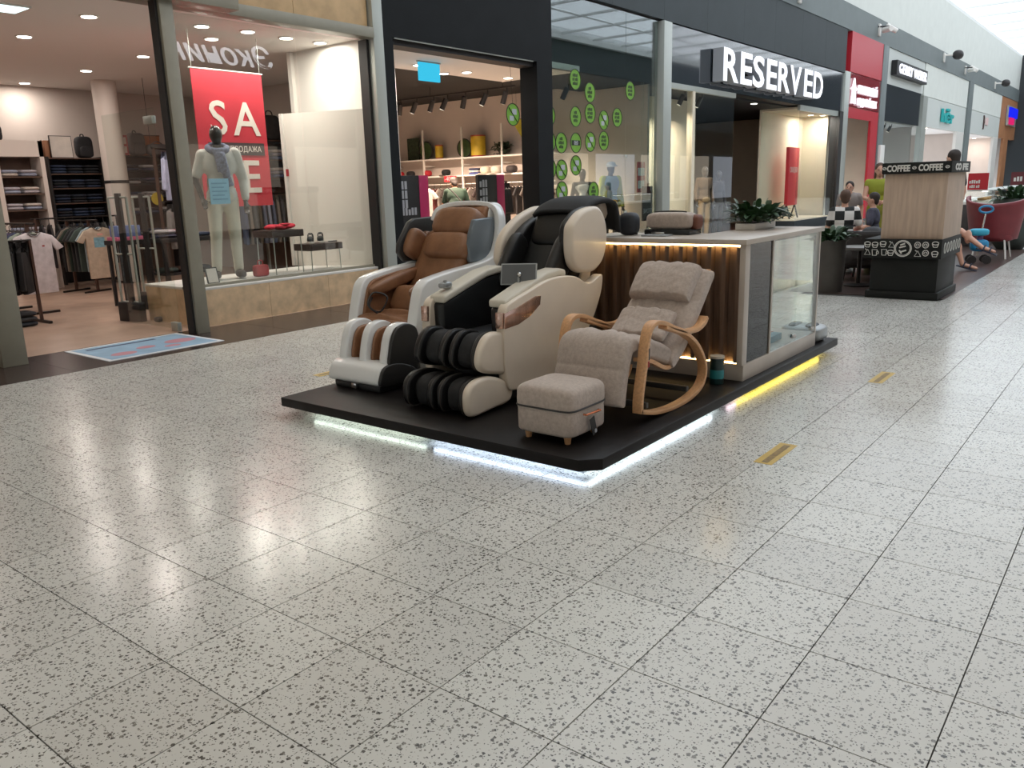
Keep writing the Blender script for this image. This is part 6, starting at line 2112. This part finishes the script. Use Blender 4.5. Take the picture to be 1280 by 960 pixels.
# ================================================================== CAFE ZONE
M('pillar_wood', (178, 156, 138), 0.55, noise=(4, 0.14), stretch=(1, 6, 0.6))
M('pillar_black', (24, 26, 25), 0.55, noise=(8, 0.12), spec=0.25)
M('chalk', (206, 204, 198), 0.7)
cp = thing('coffee_pillar', 'square wood-clad coffee advertising pillar on a black doodled base', 'pillar')
MB().box(9.28, 10.33, 0.90, 1.66, 0.0, 0.5).build('base', 'pillar_black', cp, bevel=0.003)
MB().box(9.25, 10.36, 0.87, 1.70, 0.004, 0.09).build('kick_plinth', 'pillar_black', cp, bevel=0.003)
MB().box(9.22, 10.38, 0.865, 1.74, 0.5, 0.73).build('doodle_band', 'pillar_black', cp, bevel=0.003)
MB().box(9.28, 10.34, 0.875, 1.57, 0.73, 1.5).build('wood_box', 'pillar_wood', cp, bevel=0.003)
tp = MB().box(9.24, 10.38, 0.84, 1.60, 1.5, 1.63).build('top_sign', 'pillar_black', cp, bevel=0.003)


def fx(y, z, x=9.236):
    return frame((x, y, z), (0, -1, 0), (0, 0, 1))


MB().text('COFFEE', 0.1, 0.001, fx(1.545, 1.53), width=0.26, bold=0.004).text('COFFEE', 0.1, 0.001, fx(1.195, 1.53), width=0.26, bold=0.004).build('lettering', 'chalk', tp, smooth=0)


def oval(mb, y, z, ry, rz_, w=0.006, n=18, x=9.214):
    mb.tube([(x, y + ry * math.cos(2 * PI * k / n), z + rz_ * math.sin(2 * PI * k / n)) for k in range(n)], w, 5, closed=True)


for y in (1.572, 1.24, 0.885):
    m = MB()
    oval(m, y, 1.565, 0.02, 0.014, 0.004, x=9.238)
    m.tube([(9.238, y + 0.015, 1.56), (9.238, y - 0.015, 1.57)], 0.003, 5)
    m.build('bean_mark', 'chalk', tp, smooth=0)
m = MB()
m.text('CO', 0.1, 0.001, frame((9.45, 0.838, 1.53), (1, 0, 0), (0, 0, 1)), width=0.35, bold=0.006)
m.text('FE', 0.1, 0.001, frame((9.87, 0.838, 1.53), (1, 0, 0), (0, 0, 1)), width=0.35, bold=0.006)
m.build('side_lettering', 'chalk', tp, smooth=0)
rnd = random.Random(21)
dd = MB()
oval(dd, 1.29, 0.62, 0.095, 0.095)
oval(dd, 1.29, 0.62, 0.082, 0.082, 0.004)
for a, b in (((1.32, 0.66), (1.27, 0.68)), ((1.33, 0.63), (1.26, 0.65)), ((1.31, 0.58), (1.25, 0.60)), ((1.33, 0.60), (1.30, 0.56))):
    dd.tube([(9.214, a[0], a[1]), (9.214, b[0], b[1])], 0.009, 5)
for k in range(9):
    for r in range(2):
        y = 1.70 - k * 0.095 + rnd.uniform(-0.01, 0.01)
        z = 0.565 + r * 0.105 + rnd.uniform(-0.008, 0.008)
        if abs(y - 1.29) < 0.11 or y < 0.9:
            continue
        kind = rnd.randrange(4)
        if kind == 0:
            oval(dd, y, z, 0.032, 0.034, 0.005)
            oval(dd, y, z, 0.018, 0.012, 0.004)
        elif kind == 1:
            dd.tube([(9.214, y + 0.03, z + 0.035), (9.214, y - 0.03, z + 0.035), (9.214, y - 0.022, z - 0.035), (9.214, y + 0.022, z - 0.035)], 0.005, 5, closed=True)
            oval(dd, y - 0.035, z, 0.012, 0.018, 0.004, 10)
        elif kind == 2:
            dd.tube([(9.214, y + 0.035, z - 0.03), (9.214, y, z + 0.035), (9.214, y - 0.035, z - 0.03)], 0.005, 5, closed=True)
            dd.tube([(9.214, y + 0.03, z + 0.04), (9.214, y + 0.01, z + 0.03)], 0.005, 5)
        else:
            oval(dd, y, z + 0.01, 0.034, 0.018, 0.005)
            dd.tube([(9.214, y + 0.034, z), (9.214, y + 0.02, z - 0.035), (9.214, y - 0.02, z - 0.035), (9.214, y - 0.034, z)], 0.005, 5)
d_ = dd.build('chalk_doodles', 'chalk', cp, smooth=0)
d_['kind'] = 'stuff'
ds = MB()
for k in range(6):
    x = 9.4 + k * 0.17
    ds.tube([(x + 0.05 * math.cos(a * PI / 6), 0.862, 0.62 + 0.06 * math.sin(a * PI / 6)) for a in range(12)], 0.006, 5, closed=True)
d_ = ds.build('side_doodles', 'chalk', cp, smooth=0)
d_['kind'] = 'stuff'
rebase(cp, (9.8, 1.3, 0))


def roundpot(t, r=0.2, h=0.68, col=(70, 66, 62)):
    MB().lathe([(r * 0.92, 0), (r, h * 0.5), (r * 1.02, h), (r * 0.9, h), (r * 0.88, h - 0.05)], (0, 0, 0), 28).build('pot', M('pot_%d_%d_%d' % col, col, 0.6, noise=(6, 0.12)), t)
    MB().lathe([(r * 0.86, h - 0.06), (r * 0.86, h - 0.04)], (0, 0, 0), 20).build('soil', 'soil', t)


pt = leafy('potted_plant', 'green plant in a tall round dark grey pot beside the showcase', 'plant', (9.62, 2.28, 0.004), lambda t: roundpot(t), 110, (0.2, 1.0, 1.0), 0.14, (0.22, 0.035), 5)
for c in pt.children:
    if c.name.startswith('leaf'):
        c.location.z = 0.64
pt = leafy('potted_plant', 'trailing plant in a large dark green egg-shaped pot by the cafe counter', 'plant', (17.4, 1.18, 0.004), lambda t: MB().lathe([(0.22, 0), (0.34, 0.15), (0.4, 0.5), (0.38, 0.85), (0.34, 0.98), (0.3, 0.98), (0.3, 0.9)], (0, 0, 0), 28).build('pot', M('pot_green', (52, 60, 56), 0.5), t),
           110, (0.3, 1.0, 1.0), 0.25, (0.26, 0.04), 9)
for c in pt.children:
    if c.name.startswith('leaf'):
        c.location.z = 0.9
# low dark seating
M('seat_dark', (36, 30, 29), 0.6, noise=(6, 0.2))
q = thing('lounge_chair', 'dark rounded lounge chair between the pot and the coffee pillar', 'armchair', (11.15, 2.15, 0.004))
MB().pillow((0, 0, 0.34), (0.36, 0.42, 0.16), 0.5, 0.5).build('seat', 'seat_dark', q)
MB().sheet(lambda u, v: Vector((-0.38 * math.cos(PI * (u - 0.5)) - 0.0, 0.44 * math.sin(PI * (u - 0.5)), 0.3 + 0.42 * v)), 16, 6).build('back', 'seat_dark', q, smooth=80).modifiers.new('thick', 'SOLIDIFY').thickness = 0.09
for sx in (-0.24, 0.24):
    for sy in (-0.28, 0.28):
        MB().tube([(sx, sy, 0.2), (sx * 1.1, sy * 1.1, 0)], 0.02, 8).build('leg', 'metal_dark', q)
q = thing('round_table', 'low round dark cafe table with a grey top by the children', 'table', (10.36, 2.09, 0.004))
MB().lathe([(0.2, 0), (0.2, 0.02), (0.03, 0.04), (0.03, 0.5)], (0, 0, 0), 20).build('pedestal', 'metal_dark', q)
MB().lathe([(0.25, 0.5), (0.26, 0.51), (0.26, 0.54), (0.25, 0.545)], (0, 0, 0), 28).build('table_top', M('top_grey', (120, 116, 112), 0.4), q)
q = thing('bench_seat', 'long dark cafe bench where the two children sit', 'bench', (12.25, 2.62, 0.004))
MB().prism([(-0.55, -0.5), (1.0, -0.42), (1.0, 0.12), (-0.1, 0.12), (-0.1, 0.5), (-0.55, 0.5)], 'z', 0.1, 0.42).build('seat', 'seat_dark', q, bevel=0.03)
for sx, sy in ((-0.5, -0.42), (-0.5, 0.44), (-0.16, 0.44), (0.94, -0.36), (0.94, 0.06)):
    MB().box(sx - 0.03, sx + 0.03, sy - 0.03, sy + 0.03, 0, 0.1).build('leg', 'metal_dark', q)
q = thing('grey_backpack', 'round dark grey backpack lying on the bench between the children', 'backpack', (11.95, 2.36, 0.43))
MB().pillow((0, 0, 0.15), (0.12, 0.17, 0.15), 0.8).build('main_bag', M('pack_grey', (62, 62, 64), 0.8), q)
MB().tube([(-0.12, 0.0, 0.13), (-0.13, 0.0, 0.13)], 0.035, 16).build('badge', M('badge_grey', (110, 108, 108), 0.6), q)

# ---- people
SKIN = M('skin_fair', (206, 158, 136), 0.55)
M('checker_dummy', (20, 20, 20))


def checker(name, scale):
    m = bpy.data.materials.new(name)
    m.use_nodes = True
    nt = m.node_tree
    b = nt.nodes['Principled BSDF']
    tc = nt.nodes.new('ShaderNodeTexCoord')
    ck = nt.nodes.new('ShaderNodeTexChecker')
    ck.inputs['Scale'].default_value = scale
    ck.inputs['Color1'].default_value = lin((214, 210, 206))
    ck.inputs['Color2'].default_value = lin((34, 36, 36))
    nt.links.new(tc.outputs['Object'], ck.inputs['Vector'])
    nt.links.new(ck.outputs['Color'], b.inputs['Base Color'])
    b.inputs['Roughness'].default_value = 0.85
    MATS[name] = m
    return m


checker('cloth_check', 7.0)
SIT = dict(pelvis=(0, 0.05, 0.53), waist=(0, 0.04, 0.68), chest=(0, 0.02, 0.87), neck=(0, 0.02, 1.04), head=(0, 0.0, 1.20),
           shL=(0.17, 0.02, 1.0), shR=(-0.17, 0.02, 1.0), elL=(0.24, -0.02, 0.74), elR=(-0.24, -0.02, 0.74), wrL=(0.18, -0.24, 0.68), wrR=(-0.18, -0.24, 0.68),
           hipL=(0.09, 0.0, 0.52), hipR=(-0.09, 0.0, 0.52), knL=(0.12, -0.42, 0.52), knR=(-0.12, -0.42, 0.52), anL=(0.12, -0.42, 0.10), anR=(-0.12, -0.42, 0.10),
           toL=(0.12, -0.58, 0.04), toR=(-0.12, -0.58, 0.04))
figure('person', 'person in a black and white checked shirt sitting with the back turned', 'person', SIT, (11.95, 2.80, 0.0), 1.9, SKIN, 'cloth_check', 0.75, M('short_red', (190, 110, 110), 0.85, noise=(5, 0.3)), 0.45,
       M('hair_brown', (84, 62, 50), 0.8), scale=0.97, shoes='shoe_dark')
figure('person', 'boy with short dark hair in a dark and white jersey sitting sideways', 'person', SIT, (13.0, 2.66, 0.0), 3.3, SKIN, M('jersey', (70, 70, 84), 0.85, noise=(6, 0.7)), 0.8, M('short_dark', (50, 50, 58), 0.85), 0.45,
       'hair_dark', scale=0.92, shoes='shoe_dark')
figure('person', 'person with tied dark hair bending towards the children', 'person', dict(chest=(0, -0.1, 1.27), neck=(0, -0.16, 1.42), head=(0, -0.2, 1.55), shL=(0.17, -0.12, 1.38), shR=(-0.17, -0.12, 1.38)), (13.6, 3.2, 0.0), -1.4, SKIN,
       M('top_grey2', (150, 140, 136), 0.85), 0.6, 'short_dark', 1.0, 'hair_dark', scale=0.84, shoes='shoe_dark')
figure('person', 'person in a lime sleeveless top standing behind the coffee pillar', 'person', dict(elL=(0.24, -0.08, 1.15), wrL=(0.05, -0.24, 1.08), elR=(-0.24, -0.08, 1.15), wrR=(-0.05, -0.24, 1.1)), (13.9, 2.82, 0.0), -1.2, SKIN,
       M('lime_top', (146, 152, 50), 0.85, bump=(20, 0.3)), 0.15, M('lime_skirt', (150, 148, 60), 0.85), 1.0, 'hair_brown', scale=0.97, shoes='shoe_dark', long_hair=True)
figure('person', 'person with dark curly hair standing behind the lit top of the pillar', 'person', {}, (13.6, 1.62, 0.0), 2.6, SKIN, M('top_black', (40, 40, 44), 0.85), 0.6, 'short_dark', 1.0, 'hair_dark', scale=1.06, shoes='shoe_dark')
# seated person whose crossed legs show beside the pillar
LEG = dict(SIT)
LEG.update(knL=(0.10, -0.46, 0.60), anL=(-0.02, -0.80, 0.36), toL=(-0.02, -0.97, 0.30), knR=(-0.10, -0.44, 0.47), anR=(-0.10, -0.56, 0.10), toR=(-0.10, -0.76, 0.045))
sp_ = figure('person', 'seated person with bare crossed legs and strapped sandals beside the coffee pillar', 'person', LEG, (13.0, 1.80, 0.0), 0.0, SKIN, M('top_teal', (60, 120, 140), 0.85), 0.6, M('short_blue', (52, 74, 110), 0.85), 0.35, 'hair_dark')
for a, b in (((-0.02, -0.80, 0.36), (-0.02, -0.97, 0.30)), ((-0.10, -0.56, 0.10), (-0.10, -0.76, 0.045))):
    a, b = Vector(a), Vector(b)
    d = (b - a).normalized()
    up_ = Vector((1, 0, 0)).cross(d)
    if up_.z < 0:
        up_ = -up_
    so_ = MB().loft([[a + d * t + Vector((s * 0.045, 0, 0)) - up_ * h for s, h in ((-1, 0.030), (1, 0.030), (1, 0.045), (-1, 0.045))] for t in (-0.07, 0.05, 0.23)])
    sd_ = so_.build('sandal', M('sandal_navy', (44, 48, 66), 0.6), sp_)
    for t in (0.03, 0.12):
        MB().tube(smoothpts([a + d * t + Vector((-0.045, 0, 0)) - up_ * 0.03, a + d * t + up_ * 0.045, a + d * t + Vector((0.045, 0, 0)) - up_ * 0.03], 5), 0.012, 6).build('strap', 'sandal_navy', sd_)
q = thing('cafe_chair', 'dark cafe chair under the seated person with crossed legs', 'chair', (13.0, 1.87, 0.004))
MB().box(-0.25, 0.25, -0.25, 0.28, 0.37, 0.42).build('seat', 'seat_dark', q, bevel=0.01)
MB().box(-0.25, 0.25, 0.24, 0.30, 0.42, 0.9).build('backrest', 'seat_dark', q, bevel=0.01)
for sx in (-0.22, 0.22):
    for sy in (-0.22, 0.25):
        MB().tube([(sx, sy, 0.37), (sx, sy, 0)], 0.016, 8).build('leg', 'metal_dark', q)
# ride-on toy
q = thing('push_toy', 'blue push toy with a ring handle on a thin silver stick', 'toy', (14.15, 1.22, 0.004), 0.3)
MB().pillow((0, 0, 0.3), (0.1, 0.14, 0.1), 0.6).build('toy_body', M('toy_blue', (40, 130, 176), 0.5), q)
MB().pillow((0, 0.02, 0.52), (0.09, 0.15, 0.06), 0.6).build('toy_seat', M('toy_cyan', (60, 170, 200), 0.5), q)
MB().tube([(0, 0, 0.36), (0, 0, 0.46)], 0.05, 10).build('neck', M('toy_purple', (90, 70, 110), 0.5), q)
MB().tube([(0, -0.02, 0.55), (0, -0.05, 0.84)], 0.012, 8).build('stick', 'chrome', q)
MB().tube([(0, -0.05 + 0.10 * math.cos(a * PI / 8), 0.89 + 0.055 * math.sin(a * PI / 8)) for a in range(16)], 0.018, 8, closed=True).build('ring_handle', 'toy_blue', q)
for sx in (-0.13, 0.13):
    for sy in (-0.11, 0.11):
        MB().tube([(sx - 0.015, sy, 0.07), (sx + 0.015, sy, 0.07)], 0.07, 16).build('wheel', 'dark_trim2', q)
# red armchair
rc = thing('shell_armchair', 'dark red winged shell armchair with thin white legs', 'armchair', (15.3, 1.2, 0.004), 0.0)
rc.scale = (0.85, 0.85, 0.92)


def shell(u, v):
    a = PI * (u - 0.5) * 1.15
    flare = 1 + 0.32 * v
    top = 0.78 + 0.18 * abs(2 * u - 1) ** 1.6
    return Vector((-0.40 * math.cos(a) * flare + 0.12, 0.44 * math.sin(a) * flare, 0.36 + v * top * 0.85 + 0.0))


M('chair_red', (120, 42, 48), 0.5, noise=(5, 0.12))
sh_ = MB().sheet(shell, 28, 12).build('back_shell', 'chair_red', rc, smooth=80)
sh_.modifiers.new('thick', 'SOLIDIFY').thickness = 0.06
MB().pillow((0.1, 0, 0.40), (0.36, 0.40, 0.09), 0.6, 0.6).build('seat', 'chair_red', rc)
for sx in (-0.2, 0.3):
    for sy in (-0.25, 0.25):
        MB().tube([(sx, sy, 0.36), (sx * 1.3, sy * 1.25, 0)], 0.018, 8).build('leg', 'white_board', rc)
# counter
cc = thing('cafe_counter', 'long cafe counter with a lit glass display top', 'counter', (21.5, 2.1, 0.004))
MB().box(-3.6, 5, -0.45, 0.4, 0, 0.85).build('counter_body', M('counter_dark', (60, 56, 56), 0.4), cc, bevel=0.01)
MB().box(-3.6, 5, -0.45, 0.4, 0.85, 0.9).build('deck', 'white_board', cc, bevel=0.004)
MB().box(-3.6, 5, -0.45, -0.44, 0.9, 1.12).build('front_pane', 'pane', cc, smooth=0)
MB().box(-3.6, -3.59, -0.44, 0.4, 0.9, 1.12).build('end_pane', 'pane', cc, smooth=0)
MB().box(-3.62, 5, -0.46, 0.0, 1.12, 1.14).build('top_pane', 'metal_pale', cc, smooth=0)
MB().box(-3.55, 4.9, -0.3, -0.26, 1.105, 1.118).build('light_strip', glow('counter_glow', (250, 246, 236), 5), cc, smooth=0)
for k in range(8):
    q = thing('pastry_tray', 'white tray of small pastries inside the lit glass counter', 'tray', (18.5 + k * 0.55, 1.9, 0.905), 0, 'pastry trays in the counter')
    MB().box(-0.2, 0.2, -0.15, 0.15, 0, 0.02).build('tray', 'white_board', q, bevel=0.003)
    for s in range(4):
        MB().pillow((-0.14 + s * 0.09, 0, 0.05), (0.035, 0.08, 0.03), 0.8).build('pastry', M('pastry', (190, 150, 100), 0.7, noise=(10, 0.2)), q)
q = thing('menu_board', 'red menu board with white lettering standing on the cafe counter', 'sign', (18.4, 2.0, 1.144), 0)
MB().box(-0.02, 0.02, -0.19, 0.19, 0.0, 0.34).build('board', M('menu_red', (176, 34, 44), 0.5), q)
marks(marks(MB(), (-0.023, 0.16, 0.13), (0, -1, 0), (5,), 0.07), (-0.023, 0.15, 0.04), (0, -1, 0), (3, 2), 0.06).build('print', 'chalk', q, smooth=0)
q = thing('menu_board', 'small dark red board with white lettering further along the counter', 'sign', (24.6, 2.0, 1.144), 0)
MB().box(-0.02, 0.02, -0.2, 0.2, 0.0, 0.34).build('board', M('menu_dark', (90, 30, 36), 0.5), q)
marks(MB(), (-0.023, 0.13, 0.1), (0, -1, 0), (3,), 0.12).build('print', 'chalk', q, smooth=0)
figure('person', 'person with shoulder-length dark hair behind the cafe counter', 'person', {}, (20.4, 2.78, 0.0), -0.9, SKIN, M('top_beige', (190, 170, 150), 0.85), 0.6, 'short_dark', 1.0, 'hair_brown', scale=0.88, shoes='shoe_dark', long_hair=True)
figure('person', 'dark-clothed person standing far along the cafe counter', 'person', {}, (26.9, 1.0, 0.0), 1.5, SKIN, 'top_black', 1.5, 'short_dark', 1.0, 'hair_dark', scale=1.0, shoes='shoe_dark')

# ================================================================== MALL CEILING LAMPS
n = 0
for x in (-5, -1.6, 1.8, 4.6):
    for y in (-6.5, -2.5, 1.5, 5.0):
        n += 1
        ceiling_lamp((x, y, 8.86), 'large round lamp in the mall ceiling', 'mall ceiling lamps', 20, (255, 244, 232), 0.16, off='mall_lamp_%d' % n)
